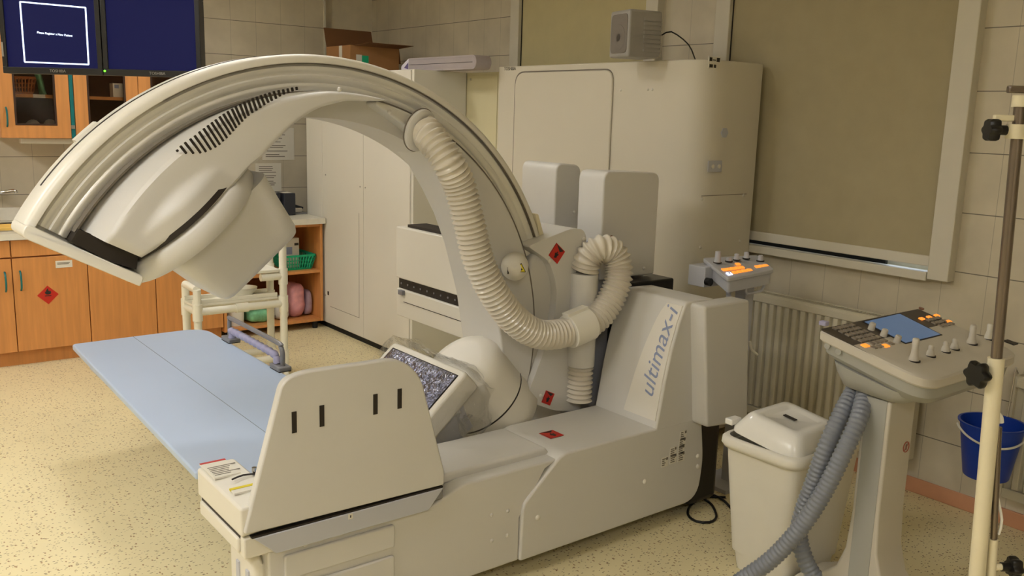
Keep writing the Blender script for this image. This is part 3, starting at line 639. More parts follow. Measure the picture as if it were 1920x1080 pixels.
# ------------------------------------------------------------------ monitors on their ceiling arm
MD = 4.0
MC = EYEV+fw*MD
nx = V((rt.x, rt.y, 0)).normalized(); nz = V((0, 0, 1)); ny = nx.cross(nz)   # ny points away from the camera (into the screen)
if ny.dot(fw) < 0: ny = -ny
def mp(px, py):
    d = rt*((px-960)/FOC)+dn*((py-540)/FOC)+fw
    return EYEV+d*(MD/d.dot(ny))
def monitor(pa, pb, pc, lab, lines):
    "pa lower left, pb lower right, pc upper right corner of the casing"
    A, B, C_ = mp(*pa), mp(*pb), mp(*pc)
    X = (B-A).normalized(); h = (C_-B).dot(nz); Z = (nz-X*nz.dot(X)).normalized(); N = X.cross(Z); N = N if N.dot(fw) > 0 else -N
    w = (B-A).length
    t = thing('monitor', lab, 'monitor', A, 'ceiling monitors')
    def Q(s, r, d=0): return A+X*s+Z*r+N*d
    bt = .021*1.0
    g = G()
    for (s0, r0, s1, r1) in ((0, 0, w, bt*1.3), (0, h-bt, w, h), (0, bt*1.3, bt, h-bt), (w-bt, bt*1.3, w, h-bt)):
        g.obox(Q((s0+s1)/2, (r0+r1)/2, .03), [X, N, Z], [(s1-s0)/2, .03, (r1-r0)/2])
    g.build('bezel', 'bezel', t, bev=.002)
    G().obox(Q(w/2, h/2, .05), [X, N, Z], [w/2-.002, .008, h/2-.002]).build('casing', 'bezel', t)
    sc = G().obox(Q(w/2, h/2, .012), [X, N, Z], [w/2-bt, .004, h/2-bt]).build('screen', 'screen', t)
    text('maker_badge', 'TOSHIBA', .017, 'badge', t, Q(w*.55, bt*.62, -.0015), X, Z)
    if lines:
        cs = [mp(36, 3), mp(159, 14), mp(165, 121), mp(45, 116)]
        cs = [c - N*((c-Q(0,0,.006)).dot(N)) for c in cs]
        g = G()
        for i in range(4): g.tube([cs[i], cs[(i+1) % 4]], .0032, 6)
        g.build('screen_box', 'screen_l', sc)
        m = (cs[0]+cs[1]+cs[2]+cs[3])/4
        text('screen_text', 'Please Register a New Patient', .0125, 'screen_l', sc, m+Z*.0, X-Z*.075, Z)
        G().obox(Q(.006, .10, -.001), [X, N, Z], [.004, .001, .03]).build('side_label', 'badge', t)
    else:
        G().cyl(Q(.006, .018, .0), Q(.006, .018, -.003), .0045, n=10).build('power_light', 'led', t)
    return A, X, Z, N, w, h
monitor((6, 137), (193, 141), (195, -30), 'left monitor showing a white square outline on a dark blue screen', True)
A, X, Z, N, w, h = monitor((194.5, 141), (378, 146), (371, -10), 'right monitor with a blank dark blue screen', False)
t = thing('ceiling_monitor_mount', 'grey ceiling arm carrying the pair of monitors', 'monitor arm', (A.x, A.y, CEIL))
b = A+N*.105+Z*.2
G().obox(b, [X, N, Z], [.36, .02, .03]).build('crossbar', 'greym', t, bev=.004)
G().obox(A+N*.072-X*.2+Z*.2, [X, N, Z], [.06, .013, .06]).obox(A+N*.072+X*.2+Z*.2, [X, N, Z], [.06, .013, .06]).build('mounting_plate', 'greym', t)
e = b+X*.335+N*.045; G().tube([e+V((0, 0, -.06)), V((e.x, e.y, CEIL-.02))], .022, 18).build('drop_tube', 'greym', t)
G().cyl((e.x, e.y, CEIL-.02), (e.x, e.y, CEIL), .09).build('ceiling_plate', 'greym', t)

# ------------------------------------------------------------------ the X-ray machine
CY = 3.0                                  # near face of the C-arm
CC = V((1.455, 0, .825))                  # centre of its arc
def A(r, deg, y): return V((CC.x+r*math.cos(math.radians(deg)), y, CC.z+r*math.sin(math.radians(deg))))
def arc_sweep(prof, a0, a1, n=72):
    "sweep a closed (radius, y) profile along the arc"
    return G().loft([[A(r, a0+(a1-a0)*k/n, y) for r, y in prof] for k in range(n+1)])
mach = thing('xray_machine', 'large cream X-ray machine with a big C-shaped arm, blue patient table and corrugated hoses', 'X-ray machine', (2.2, 2.66, 0))
YF_, YBk, ZB, ZD = 2.48, 2.86, .075, .468  # base: near face, back, underside, deck
def N_(px, py, y=YF_): return P(px, py, 1, y)
def yprism(pts, y1): return G().prism(pts, (0, y1-pts[0].y, 0))
# --- rear base with tower (one housing, near face traced, then carried back)
low = [N_(975, 1053), N_(981, 948), N_(1055, 849), N_(1230, 803), N_(1316, 782), N_(1319, 860), N_(1308, 938)]
low[0].z = ZB; low[-1].z = ZB; low[2].z = low[3].z = ZD; low[4].z = ZD
low = fillet(low, [.01, .03, .035, .0, .02, .05, .10], 6)
yprism(low, YBk).build('base_housing', 'plastic', mach, bev=.008)
prof = [(1230, 804), (1238, 765), (1247, 715), (1259, 660), (1274, 606), (1288, 566)]
tw = [N_(*p) for p in prof]; tw[0].z = ZD-.01
def tower_x(z):
    for p, q in zip(tw, tw[1:]):
        if z <= q.z: return p.x+(q.x-p.x)*(z-p.z)/(q.z-p.z)
    return tw[-1].x
right = V((3.06, YF_, tw[-1].z-.005)); low_r = V((3.06, YF_, ZD-.01))
yprism(fillet(tw+[right, low_r], [0,0,0,0,0,.02,.01,0], 5), YBk).build('tower', 'plastic', mach, bev=.012)
# slim near-side lip of the left edge of the housing
lip = [N_(975, 1053), N_(981, 948), N_(1055, 849), N_(1035, 868), N_(968, 948), N_(968, 1050)]
# logo panel on the sloping front of the tower
def tow(z, y, off): return V((tower_x(z)-off, y, z))
zs = [ZD+.03+(tw[-1].z-.02-ZD-.03)*k/14 for k in range(15)]
g = G().loft([[tow(z, YF_+.012, .004), tow(z, YF_+.10+.10*(1-k/14)**.7, .004), tow(z, YF_+.10+.10*(1-k/14)**.7, -.004), tow(z, YF_+.012, -.004)] for k, z in enumerate(zs)])
g.build('logo_panel', 'panel', mach)
zt0 = ZD+.16
def lw(x, y):
    z = zt0+.145+x; return tow(z, YF_+.075+.0+y-.02*((z-ZD-.2)/.3), .006)
lt = text('logo', 'ultimax-i', .108, 'logo', mach, (0, 0, 0), (0, 0, 1), (0, 1, 0), shear=.35, warp=lw, spacing=1.0); lt['label'] = 'slanted grey blue lettering'
# tower top cap and rear block
G().box((3.0, YF_+.02, ZB-.04), (3.20, YBk-.02, .62)).build('rear_block', 'black', mach, bev=.03)
G().box((2.93, YBk, .40), (3.22, YBk+.26, 1.015)).build('rear_frame', 'black', mach, bev=.01)
G().box((2.2, YF_+.14, .0), (3.1, YBk-.04, ZB)).build('floor_plate', 'rubber', mach)
# side pod
Yp = 2.40
pd = [N_(1325, 802, Yp), N_(1322, 575, Yp), N_(1406, 562, Yp), N_(1402, 790, Yp)]
yprism(fillet(pd, .018, 5), YF_+.02).build('side_pod', 'plastic', mach, bev=.012)
G().tube(spline([N_(1406, 640, 2.44), N_(1409, 655, 2.44), N_(1420, 665, 2.44)], .02), .006, 8).build('pod_latch', 'white', mach)
yf_s = YF_+.016
# screws, tiny labels, hazard stickers on the base
def dome(px, py, y, r=.011, mat='plastic_w'):
    p = N_(px, py, y); G().lathe([(r, 0), (r, .003), (r*.7, .007), (r*.2, .009)], p, (0, -1, 0), n=14).build('screw_cap', mat, mach)
for px, py in ((1008, 970), (1208, 903), (1308, 855), (1308, 874)): dome(px, py, YF_)
for px, py in ((921, 965), (951, 957), (921, 1013), (950, 1003)): dome(px, py, yf_s, .009, 'plastic')
g = G(); h = G()
for px, py in ((1246, 866), (1262, 860), (1262, 847), (1277, 856), (1277, 843), (1279, 830), (1281, 816)):
    p = N_(px, py); g.box((p.x-.02, YF_-.0015, p.z-.022), (p.x+.02, YF_+.001, p.z+.022))
    for k in range(4): h.box((p.x-.017, YF_-.0025, p.z-.015+k*.009), (p.x+random.uniform(-.004, .012), YF_-.0014, p.z-.011+k*.009))
    h.box((p.x+.008, YF_-.0025, p.z+.008), (p.x+.018, YF_-.0014, p.z+.019))
g.build('type_labels', 'plastic_w', mach); h.build('label_print', 'inkg', mach)
def sticker(center, ex, ey, r, parent, lab):
    "diamond sticker with a black hand mark; ex, ey span its surface"
    ex, ey = V(ex).normalized(), V(ey).normalized(); n = ex.cross(ey).normalized()
    if n.dot(EYEV-center) < 0: n = -n
    c = V(center)+n*.0015
    s = G().prism([c-ex*r, c-ey*r, c+ex*r, c+ey*r], n*.001).build('hazard_sticker', 'red', parent); s['label'] = 'red pinch hazard sticker'
    c2 = c+n*.0012; k = r*.55
    g = G(); sh = [(-.75,-.55),(-.2,-.75),(.0,-.45),(.35,-.35),(.3,-.1),(.05,-.12),(.3,.2),(.1,.3),(-.15,.0),(-.2,.25),(-.45,.1),(-.5,-.2)]
    g.prism([c2+ex*x*k+ey*y*k for x, y in sh], n*.0006)
    g.prism([c2+ex*r*.05+ey*r*.85, c2+ex*r*.85+ey*r*.05, c2+ex*r*.35+ey*r*.05], n*.0006)
    g.prism([c2-ex*r*.9, c2-ex*r*.82-ey*r*.0+ey*r*.06, c2+ey*r*.88-ex*r*.02, c2+ey*r*.94], n*.0006)
    g.build('hazard_mark', 'ink', s if parent is mach else None)
dc = P(1034, 815, 2, ZD+.001); sticker(dc, (1, 1, 0), (-1, 1, 0), .052, mach, '')
# --- front base
yf = YF_+.012
fb = [N_(748, 957, yf), N_(835, 912, yf), N_(1036, 868, yf), N_(1036, 880, yf), N_(1000, 1045, yf), N_(748, 1075, yf)]
XF0 = N_(505, 1000, YF_).x
Z2 = .448
G().prism(fillet([V((XF0, yf, ZB)), V((XF0, yf, .40)), V((1.62, yf, .40)), V((1.76, yf, Z2)), V((2.215, yf, Z2)), V((2.14, yf, .42)), V((2.02, yf, .25)), V((2.02, yf, ZB))], [.04, .01, .02, .02, .0, 0, 0, 0]), (0, YBk-.05-yf, 0)).build('front_housing', 'plastic', mach, bev=.01)
G().prism([V((1.64, yf+.06, Z2-.01)), V((2.22, yf+.06, Z2-.01)), V((2.19, yf+.06, Z2+.028)), V((1.64, yf+.06, Z2+.028))], (0, YBk-yf-.09, 0)).build('slide_cover', 'plastic', mach, bev=.01)
# recess panel on the front housing
a = N_(528, 1048, yf); b = N_(738, 962, yf)
for z0_, z1_ in ((.292, .375), (.10, .262)):
    fr = fillet([V((a.x+.005, yf, z0_)), V((a.x+.005, yf, z1_)), V((b.x, yf, z1_)), V((b.x, yf, z0_))], .012)
    G().prism([p+V((0, -.012, 0)) for p in fr], (0, .014, 0)).build('service_panel', 'plastic', mach, bev=.005)
for px, py in ((572, 1020), (720, 976)): dome(px, py, yf-.012, .009, 'plastic')
G().box((XF0-.035, yf+.03, ZB+.01), (XF0+.02, YBk-.12, .37)).build('end_cover', 'plastic_w', mach, bev=.03, seg=5)
for y in (yf+.08, yf+.16): G().obox((XF0-.037, y, .24), X3, (.004, .012, .075)).build('end_slot', 'plastic_g', mach, bev=.003)
# --- patient table
TZ = .55
def tab(px, py): return P(px, py, 2, TZ)
tl, tr_, trn, tln = tab(134, 645), tab(383, 611), tab(620, 830), tab(386, 905)
tr_ = V((1.655, 4.88, TZ)); trn = V((1.655, 2.5, TZ)); tln = V((.915, 2.5, TZ)); tl = V((tl.x-.0, tl.y, TZ))
tp = fillet([V((.930, 2.875, TZ)), V((1.065, 2.875, TZ)), V((1.065, 2.5, TZ)), trn, tr_, tl], [0, 0, 0, 0, .14, .03], 8)
tt = G().prism([p+V((0, 0, -.028)) for p in tp], (0, 0, .028)).build('table_top', 'table', mach, bev=.007); tt['label'] = 'pale blue table top'
m0 = (tln+trn)/2; m1 = (tl+tr_)/2; m0 = V((1.275, 2.5, TZ)); m1 = V((1.29, 4.87, TZ))
G().box((m0.x-.0015, 2.53, TZ-.002), (m0.x+.0015, 4.86, TZ+.0004)).build('centre_seam', 'seam', tt)
G().box((1.02, 2.56, TZ-.10), (1.10, 4.7, TZ-.028)).box((1.46, 2.56, TZ-.10), (1.54, 4.7, TZ-.028)).build('table_frame', 'plastic_g', mach)
# --- foot board
fo = [N_(455, 1004), N_(527, 712), N_(565, 696), N_(745, 670), N_(785, 700), N_(831, 885), N_(830, 907)]
fo[0].z += .004
G().prism(fillet([p+V((0, -.012, 0)) for p in fo], [.015, .06, .05, .06, .06, .02, .01], 7), (0, .032, 0)).build('foot_board', 'plastic', mach, bev=.006)
for px, y0, y1 in ((551.5, 772, 812), (603.5, 760, 800), (704, 739, 777), (749.5, 729, 766)):
    a = N_(px, y0, YF_-.013); b = N_(px, y1, YF_-.013)
    G().box((a.x-.008, YF_-.0135, b.z), (a.x+.008, YF_-.006, a.z)).build('slot_shade', 'dark', mach)  # dark box stands in for the shade inside the slot
# grey skirt bracket beneath the board
sk = [N_(470, 1005), N_(828, 910), N_(800, 945), N_(505, 1025)]
a, b = fo[0].x+.03, fo[-1].x-.005
G().prism([V((a, YF_-.014, .468)), V((b, YF_-.014, .468)), V((b-.06, YF_-.014, .40)), V((a+.07, YF_-.014, .40))], (0, .05, 0)).build('board_bracket', 'plastic_g', mach, bev=.003)
G().box((a-.005, YF_-.0100, .468), (b, YF_+.01, .474)).build('bracket_gap', 'dark', mach)
p = N_(657, 968, YF_-.014); G().box((p.x-.008, YF_-.0155, p.z-.009), (p.x+.008, YF_-.013, p.z+.009)).build('bracket_label', 'plastic_w', mach); G().box((p.x-.002, YF_-.0165, p.z-.004), (p.x+.002, YF_-.0154, p.z+.004)).build('bracket_screw', 'ink', mach)
G().box((b-.03, YF_-.004, .425), (b+.004, YF_+.03, .458)).build('bracket_clip', 'greym', mach, bev=.003)
# --- control box at the table end
cx0, cx1 = .932, 1.06
print('cx0', cx0, tln, N_(455,1004))
cb = G().prism(fillet([V((cx0, YF_+.0, .567)), V((cx0, YF_+.39, .567)), V((cx1, YF_+.39, .577)), V((cx1, YF_+.0, .577))], [.01, .015, .02, .01]), (0, 0, -.092)).build('end_box', 'plastic_w', mach, bev=.01)
G().box((cx0-.002, YF_+.03, .415), (cx0+.012, YF_+.365, .462)).build('hand_rail', 'plastic_w', mach, bev=.006); G().box((cx0+.006, YF_+.03, .46), (cx0+.03, YF_+.365, .476)).build('rail_gap', 'ink', mach)
G().box((cx0+.008, YF_+.0, .40), (cx1, YF_+.385, .47)).build('end_box_base', 'plastic_w', mach, bev=.006)
pz = .5778
G().box((cx0+.012, YF_+.25, pz-.006), (cx1-.03, YF_+.395, pz)).build('warning_plate', 'paper', mach); G().box((cx0+.012, YF_+.383, pz), (cx1-.03, YF_+.395, pz+.001)).build('plate_band', 'red', mach)
g = G()
for k in range(6): g.box((cx0+.02, YF_+.268+k*.014, pz-.0002), (cx0+.02+random.uniform(.05, .1), YF_+.273+k*.014, pz+.0006))
g.build('plate_print', 'inkg', mach)
G().box((cx0+.02, YF_+.13, pz-.006), (cx1-.03, YF_+.145, pz)).build('caution_band', 'yellow', mach); G().box((cx0+.02, YF_+.10, pz-.006), (cx1-.03, YF_+.128, pz-.0003)).build('caution_plate', 'paper', mach)
G().tube(spline([V((cx0+.05, YF_+.20, pz+.004)), V((cx0+.09, YF_+.21, pz+.006)), V((cx0+.14, YF_+.20, pz+.004))], .02), .003, 6).build('lever', 'ink', mach); G().cyl((cx0+.13, YF_+.215, pz-.006), (cx0+.13, YF_+.215, pz+.022), .008).build('key_switch', 'chrome', mach)
# --- C-arm
ring = [(.90, CY+.03), (1.08, CY+.03), (1.08, CY+.14), (1.02, CY+.30), (.90, CY+.30)]
arm = arc_sweep(ring, 149.5, -38, 90).build('c_arm', 'plastic', mach); arm['label'] = 'big C-shaped arc'
rim = [(1.088, CY-.012), (1.104, CY-.012), (1.114, CY-.004), (1.118, CY+.012), (1.118, CY+.15), (1.110, CY+.165), (1.055, CY+.165), (1.055, CY+.02), (1.088, CY+.02)]
arc_sweep(rim, 149.5, 20, 80).build('outer_rim', 'plastic_w', arm, ang=50)
arc_sweep([(1.1195, CY+.085), (1.1195, CY+.098), (1.112, CY+.098), (1.112, CY+.085)], 143, 92, 40).build('rim_slot', 'ink', arm)
trk = [(.992, CY+.010), (1.006, CY+.002), (1.016, CY+.001), (1.021, CY+.007), (1.030, CY-.001), (1.046, CY-.003), (1.051, CY+.004), (1.058, CY+.003), (1.062, CY-.003), (1.077, CY-.004), (1.081, CY+.004), (1.089, CY+.006), (1.089, CY+.04), (.992, CY+.04)]
arc_sweep(trk, 148.6, 19, 90).build('track', 'track', arm, ang=60)
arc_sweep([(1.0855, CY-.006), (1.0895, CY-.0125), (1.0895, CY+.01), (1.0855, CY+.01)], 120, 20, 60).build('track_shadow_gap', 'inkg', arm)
# side hump on the rim (left, outside)
arc_sweep([(1.115, CY+.11), (1.127, CY+.115), (1.127, CY+.155), (1.115, CY+.16)], 134, 129.5, 10).build('rim_latch', 'plastic_w', arm)
# end cap
G().prism(fillet([A(.755, 151.2, CY-.085), A(.755, 148.6, CY-.085), A(.845, 149.0, CY-.085), A(.99, 149.2, CY-.03), A(1.118, 149.2, CY-.03), A(1.112, 151.4, CY-.03)], [.005, .03, .02, .02, .02, .03]), (0, .20, 0)).build('end_cap', 'plastic_w', arm, bev=.012)
# detector side cover
YC1 = 2.885
def CV(px, py, y=YC1): return P(px, py, 1, y)
def even(pts, n):
    L = [0]
    for a, b in zip(pts, pts[1:]): L.append(L[-1]+(b-a).length)
    out = []; k = 0
    for i in range(n):
        t = L[-1]*i/(n-1)
        while k < len(pts)-2 and L[k+1] < t: k += 1
        out.append(pts[k].lerp(pts[k+1], (t-L[k])/max(1e-9, L[k+1]-L[k])))
    return out
NA, NB = 64, 18
inn = [(709, 190), (657, 189), (630, 194), (600, 203), (575, 217), (548, 238), (516, 270), (490, 298), (472, 312), (447, 341), (420, 367), (385, 397), (345, 430), (298, 465), (268, 484)]
in_l = even(spline([CV(*p) for p in inn][::-1], .01), NA)                      # nose end up to the thin end
aa = [146-69*k/40 for k in range(41)]
out_f = even([A(.992-.072*max(0, (a-90)/56), a, YC1) for a in aa], NA); out_b = even([A(.995, a, CY+.02) for a in aa], NA)
CM_ = V((CC.x, CY+.11, CC.z)); AX_ = V((math.cos(math.radians(-49)), 0, math.sin(math.radians(-49)))); UX_ = V((-AX_.z, 0, AX_.x))
def nose(p):
    "the cover swells towards the round detector ring"
    d = p-CM_; q = -d.dot(AX_); u = d.dot(UX_)-.015; k = min(1, max(0, (.96-q)/.14)); k = k*k*(3-2*k)
    y = CM_.y-math.sqrt(max(0, (.262*k)**2-u*u)); h = .03
    m = max(0, h-abs(y-YC1))/h
    return min(y, YC1)-m*m*h*.25
def face(u, v):
    a, b = out_f[min(NA-1, int(round(u*(NA-1))))], in_l[min(NA-1, int(round(u*(NA-1))))]
    p = a.lerp(b, v); e = min(v, 1-v)*(b-a).length; e = min(e, u*.5+.0, (1-u)*.5+.0) if True else e
    return V((p.x, nose(p)+.014*max(0, 1-e/.014)**2, p.z))
g = G().grid(face, NA-1, NB)
ring0 = [face(i/(NA-1), 0) for i in range(NA)]+[face(1-i/(NA-1), 1) for i in range(NA)]
ring1 = out_b+[V((p.x, CY+.02, p.z)) for p in in_l[::-1]]; ring2 = [V((p.x, CY+.28, p.z)) for p in ring1]
g.loft([ring0, ring1, ring2], caps=False)
g.build('detector_cover', 'plastic', arm, ang=40)
G().prism([A(.862, 149, CY-.05), A(.99, 148.8, CY-.05), A(.99, 146.2, CY-.05), A(.80, 144.5, CY-.05), A(.78, 148.0, CY-.05)], (0, .2, 0)).build('cap_recess', 'dark', arm)
# vent slots : a crescent row of slanted slots
slots = [(1015,820,1050,865),(1040,800,1090,865),(1070,780,1130,862),(1095,762,1160,855),(1120,740,1188,843),(1145,722,1215,830),(1168,705,1238,815),(1190,688,1258,795),(1212,672,1278,777),(1235,655,1298,757),(1257,640,1315,738),(1280,625,1330,720),(1305,612,1348,702),(1325,598,1365,685),(1350,585,1382,667),(1373,573,1400,652),(1397,563,1422,635),(1420,552,1445,622),(1443,543,1468,607),(1467,535,1490,592),(1490,528,1512,578),(1515,520,1532,568),(1540,512,1555,556),(1567,507,1577,543),(1593,502,1600,532),(1618,497,1625,524),(1643,492,1648,514),(1668,488,1672,507),(994,843,1003,853)]
vs = G()
for a in slots:
    p, q = CV(a[0]/3, a[1]/3, YC1-.0008), CV(a[2]/3, a[3]/3, YC1-.0008); d = (q-p); L_ = d.length; d.normalize(); n = V((-d.z, 0, d.x))*.0040
    vs.prism(fillet([p-n, p+n, q+n, q-n], .002, 2), (0, .004, 0))
vt = vs.build('vent_slots', 'dark', arm)
# hose side cover (right half of the arc)
YC2 = 2.955
outr = [A(.988, a, YC2) for a in range(78, -37, -3)]
inr = [A(r, a, YC2) for a, r in ((-36, .93), (-20, .88), (-5, .82), (11, .79), (28, .80), (38, .825), (46, .85), (54, .885), (60, .905), (66, .925), (72, .945), (78, .972))]
G().prism(outr+inr, (0, .30, 0)).build('hose_cover', 'plastic', arm, bev=.022, seg=4, ang=60)
arc_sweep([(.985, YC2+.01), (.993, YC2+.004), (.993, YC2+.05), (.985, YC2+.05)], 147, -20, 90).build('cover_seam', 'inkg', arm)
for px, py, y in ((636, 168, YC1), (730, 210, YC2)): dome(px, py, y, .009, 'plastic')
# laser pod
lp_ = P(965, 500, 1, 2.90)
pa = (EYEV-lp_); pa.z *= .3; pa.normalize(); pr = V((0, 0, 1)).cross(pa).normalized(); pu = pa.cross(pr)
o = G().lathe([(.0, .07), (.026, .066), (.046, .048), (.056, .016), (.058, -.02), (.054, -.10)], lp_, pa, n=32).build('laser_pod', 'plastic_w', arm, ang=80)
def LQ(x, z, d): return lp_+pr*x+pu*z+pa*d
G().obox(LQ(-.026, -.010, .058), [pr, pu, pa], (.0035, .014, .006)).build('laser_slot', 'ink', o)
G().prism([LQ(.026-.019, -.013, .050), LQ(.026+.019, -.013, .050), LQ(.026, .022, .050)], pa*.014).build('warning_triangle', 'yellow', o)
g = G()
for a, b in (((-.019, -.013), (.019, -.013)), ((.019, -.013), (0, .022)), ((0, .022), (-.019, -.013))):
    g.tube([LQ(.026+a[0], a[1], .064), LQ(.026+b[0], b[1], .064)], .0014, 6)
g.lathe([(.005, 0), (.005, .002)], LQ(.026, -.003, .0635), pa, n=10); g.tube([LQ(.018, -.003, .0645), LQ(.034, -.003, .0645)], .0012, 5)
g.build('warning_mark', 'ink', o)
# --- detector head, its axis points from the arm through the arc centre
AX = V((math.cos(math.radians(-49)), 0, math.sin(math.radians(-49)))); UX = V((-AX.z, 0, AX.x)); YX = V((0, 1, 0))
YM = CY+.11
CM = V((CC.x, YM, CC.z))
def D_(r, u=0, y=0): return CM-AX*r+UX*u+YX*y
disc = G().lathe([(.20, -.02), (.262, -.012), (.275, .0), (.278, .05), (.268, .064), (.2, .068)], D_(.742, .015), AX, n=64).build('detector_ring', 'plastic', arm, ang=50)
G().lathe([(.20, 0), (.264, .001), (.268, .018), (.20, .02)], D_(.779, .015), AX, n=48).build('ring_gap', 'dark', arm)
def sq(r, hw, hy, rad): return fillet([D_(r-.008, .08+s*hw, t*hy) for s, t in ((-1,-1),(1,-1),(1,1),(-1,1))], rad, 8)
dh = G().loft([sq(.69, .218, .185, .07), sq(.58, .20, .18, .07), sq(.478, .182, .172, .055), sq(.46, .172, .164, .05), sq(.453, .155, .145, .04)]).build('detector_head', 'plastic', arm, ang=50)
# --- tube side
def Tb(d, u, y): return CM+AX*d+UX*u+YX*(y-YM)
cu0, cu1, cy0, cy1 = -.05, .375, 2.875, 3.46
def rect(d, a, b, c, e, r=.03): return fillet([Tb(d, a, c), Tb(d, b, c), Tb(d, b, e), Tb(d, a, e)], r, 5)
tb_ = G().loft([rect(.452, cu0, cu1, cy0, cy1), rect(.55, cu0, cu1, cy0, cy1)]).build('collimator', 'plastic_w', mach, bev=.012)
G().loft([rect(.55, cu0+.03, cu1-.04, cy0+.04, cy1-.04), rect(.70, cu0+.05, cu1-.06, cy0+.06, cy1-.06)]).build('collimator_neck', 'plastic_g', mach)
G().loft([rect(.4515, cu0+.025, cu1-.03, cy0+.03, cy1-.03, .005), rect(.46, cu0+.025, cu1-.03, cy0+.03, cy1-.03, .005)]).build('collimator_frame_gap', 'ink', tb_)
can = Tb(.555, .455, 3.07)+V((-.06, 0, 0))
tbc = G().lathe([(.0, .002), (.13, .0), (.17, .012), (.195, .04), (.202, .09), (.204, .30), (.206, .36), (.185, .38)], can, AX, n=56).build('tube_housing', 'plastic_w', mach, ang=50)
G().lathe([(.2035, .215), (.2045, .217), (.2045, .220), (.2035, .223)], can, AX, n=56).build('housing_seam', 'ink', tbc)
# --- rail beam, runs along the table
rx = 2.30
ra, rb_ = P(743, 424, 0, rx), P(748, 523, 0, rx)
ytop = ra.y
G().box((rx, 3.05, rb_.z+.005), (rx+.16, ytop, ra.z)).build('rail_beam', 'plastic_w', mach, bev=.006)
G().box((rx+.03, 3.05, ra.z-.002), (rx+.14, ytop-.06, ra.z+.014)).build('rail_strip', 'dark', mach)
zl = P(748, 555, 0, rx).z
G().box((rx+.015, 3.05, rb_.z-.048), (rx+.14, ytop-.005, rb_.z+.005)).build('rail_channel', 'dark', mach)
G().box((rx-.002, 3.05, zl-.10), (rx+.14, ytop-.01, rb_.z-.048)).build('lower_rail', 'plastic_w', mach, bev=.005)
G().box((rx-.0035, 3.05, zl-.022), (rx-.001, ytop-.08, zl-.019)).build('rail_seam', 'ink', mach)
g = G()
for k in range(12): g.cyl((rx+.014, 3.2+k*.06, rb_.z-.022), (rx+.01, 3.2+k*.06, rb_.z-.022), .005, n=8)
g.build('channel_bolts', 'greym', mach)
p = P(756, 548, 0, rx); G().box((rx-.02, p.y-.02, p.z-.012), (rx+.0, p.y+.02, p.z+.012)).build('rail_stop', 'greym', mach, bev=.003)
# --- carriage that holds the arm
YCA = 2.925
def K(px, py, y=YCA): return P(px, py, 1, y)
car = [K(990, 462), K(1030, 445), K(1072, 428), K(1095, 430), K(1101, 450), K(1091, 478), K(1078, 512), K(1084, 600), K(1092, 690), K(1088, 772), K(1040, 770), K(985, 752), K(1008, 690), K(1038, 610), K(1046, 540), K(1030, 490)]
G().prism(fillet(car, [.02,.05,.03,.03,.03,.04,.04,.05,.03,.02,.02,.03,.05,.06,.06,.04], 5), (0, .46, 0)).build('carriage', 'plastic', mach, bev=.02, seg=4, ang=60)
car2 = [K(1000, 470, 2.965), K(1030, 490, 2.965), K(1050, 560, 2.965), K(1030, 650, 2.965), K(985, 755, 2.965), K(948, 725, 2.965), K(950, 640, 2.965), K(978, 560, 2.965)]
G().prism(fillet(car2, .05, 5), (0, .14, 0)).build('arm_shoe', 'plastic', mach, bev=.02, seg=4, ang=60)
c = K(1043.5, 475, YCA-.0); sticker(c, (1, 0, .1), (-.1, 0, 1), .047, mach, ''); 
c = K(1027, 746, YCA-.0); sticker(c, (1, 0, .35), (-.35, 0, 1), .04, mach, '')
for px, py in ((1094, 447), (1030, 489), (1014, 742)): 
    p = K(px, py); G().lathe([(.01, 0), (.009, .004), (.003, .007)], p, (0, -1, 0), n=12).build('screw_cap', 'plastic_w', mach)
# track stop at the arm's lower end
p = [K(1004, 400, 2.99), K(1010, 402, 2.99), K(1020, 440, 2.99), K(1013, 448, 2.99)]
G().prism(p, (0, .05, 0)).build('track_stop', 'cream', mach, bev=.003)
# --- drive housings behind the carriage
def hbox(name, n0, n1, ztop, zbot, y0, dep, rad=.05):
    a, b = P(n0, 400, 1, y0).x, P(n1, 400, 1, y0).x
    pts = fillet([V((a, y0, zbot)), V((a, y0, ztop)), V((b, y0, ztop-.012)), V((b, y0, zbot))], [.01, rad, rad, .01], 7)
    G().prism(pts, (0, dep, 0)).build(name, 'plastic', mach, bev=.014)
zt = P(1060, 305, 1, 3.25).z; hbox('drive_housing', 1040, 1086, zt, .7, 3.25, .26, .045)
zt = P(1150, 325, 1, 2.94).z; zb = P(1222, 514, 1, 2.94).z; hbox('drive_housing', 1130, 1233, zt+.01, zb, 2.94, .17, .045)
G().box((2.66, 3.0, .10), (2.95, 3.4, 1.2)).build('drive_column', 'plastic_g', mach, bev=.01)
dome(1076, 398, 3.249, .008, 'plastic'); dome(1207, 503, 2.939, .008, 'plastic')
p = P(1146, 446, 1, 2.935); G().lathe([(.012, 0), (.012, .004), (.005, .012)], p, (0, -1, 0), n=12).build('lock_knob', 'brown', mach)
# --- corrugated hoses
HY = 2.85
def Hs(px, py, y=HY): return P(px, py, 1, y)
hp = [Hs(786, 240, 2.99), Hs(806, 256, 2.91), Hs(838, 300), Hs(862, 350), Hs(880, 420), Hs(898, 490), Hs(930, 556, 2.84), Hs(972, 606, 2.83), Hs(1020, 628, 2.82), Hs(1085, 616, 2.81), Hs(1126, 590, 2.80), Hs(1153, 545, 2.80), Hs(1161, 505, 2.81), Hs(1150, 474, 2.83), Hs(1126, 466, 2.85), Hs(1104, 482, 2.88), Hs(1097, 505, 2.895)]
ho = hose(hp, .062, .0205, .15).build('corrugated_hose', 'hose', mach, ang=80); ho['label'] = 'glossy cream corrugated hose'
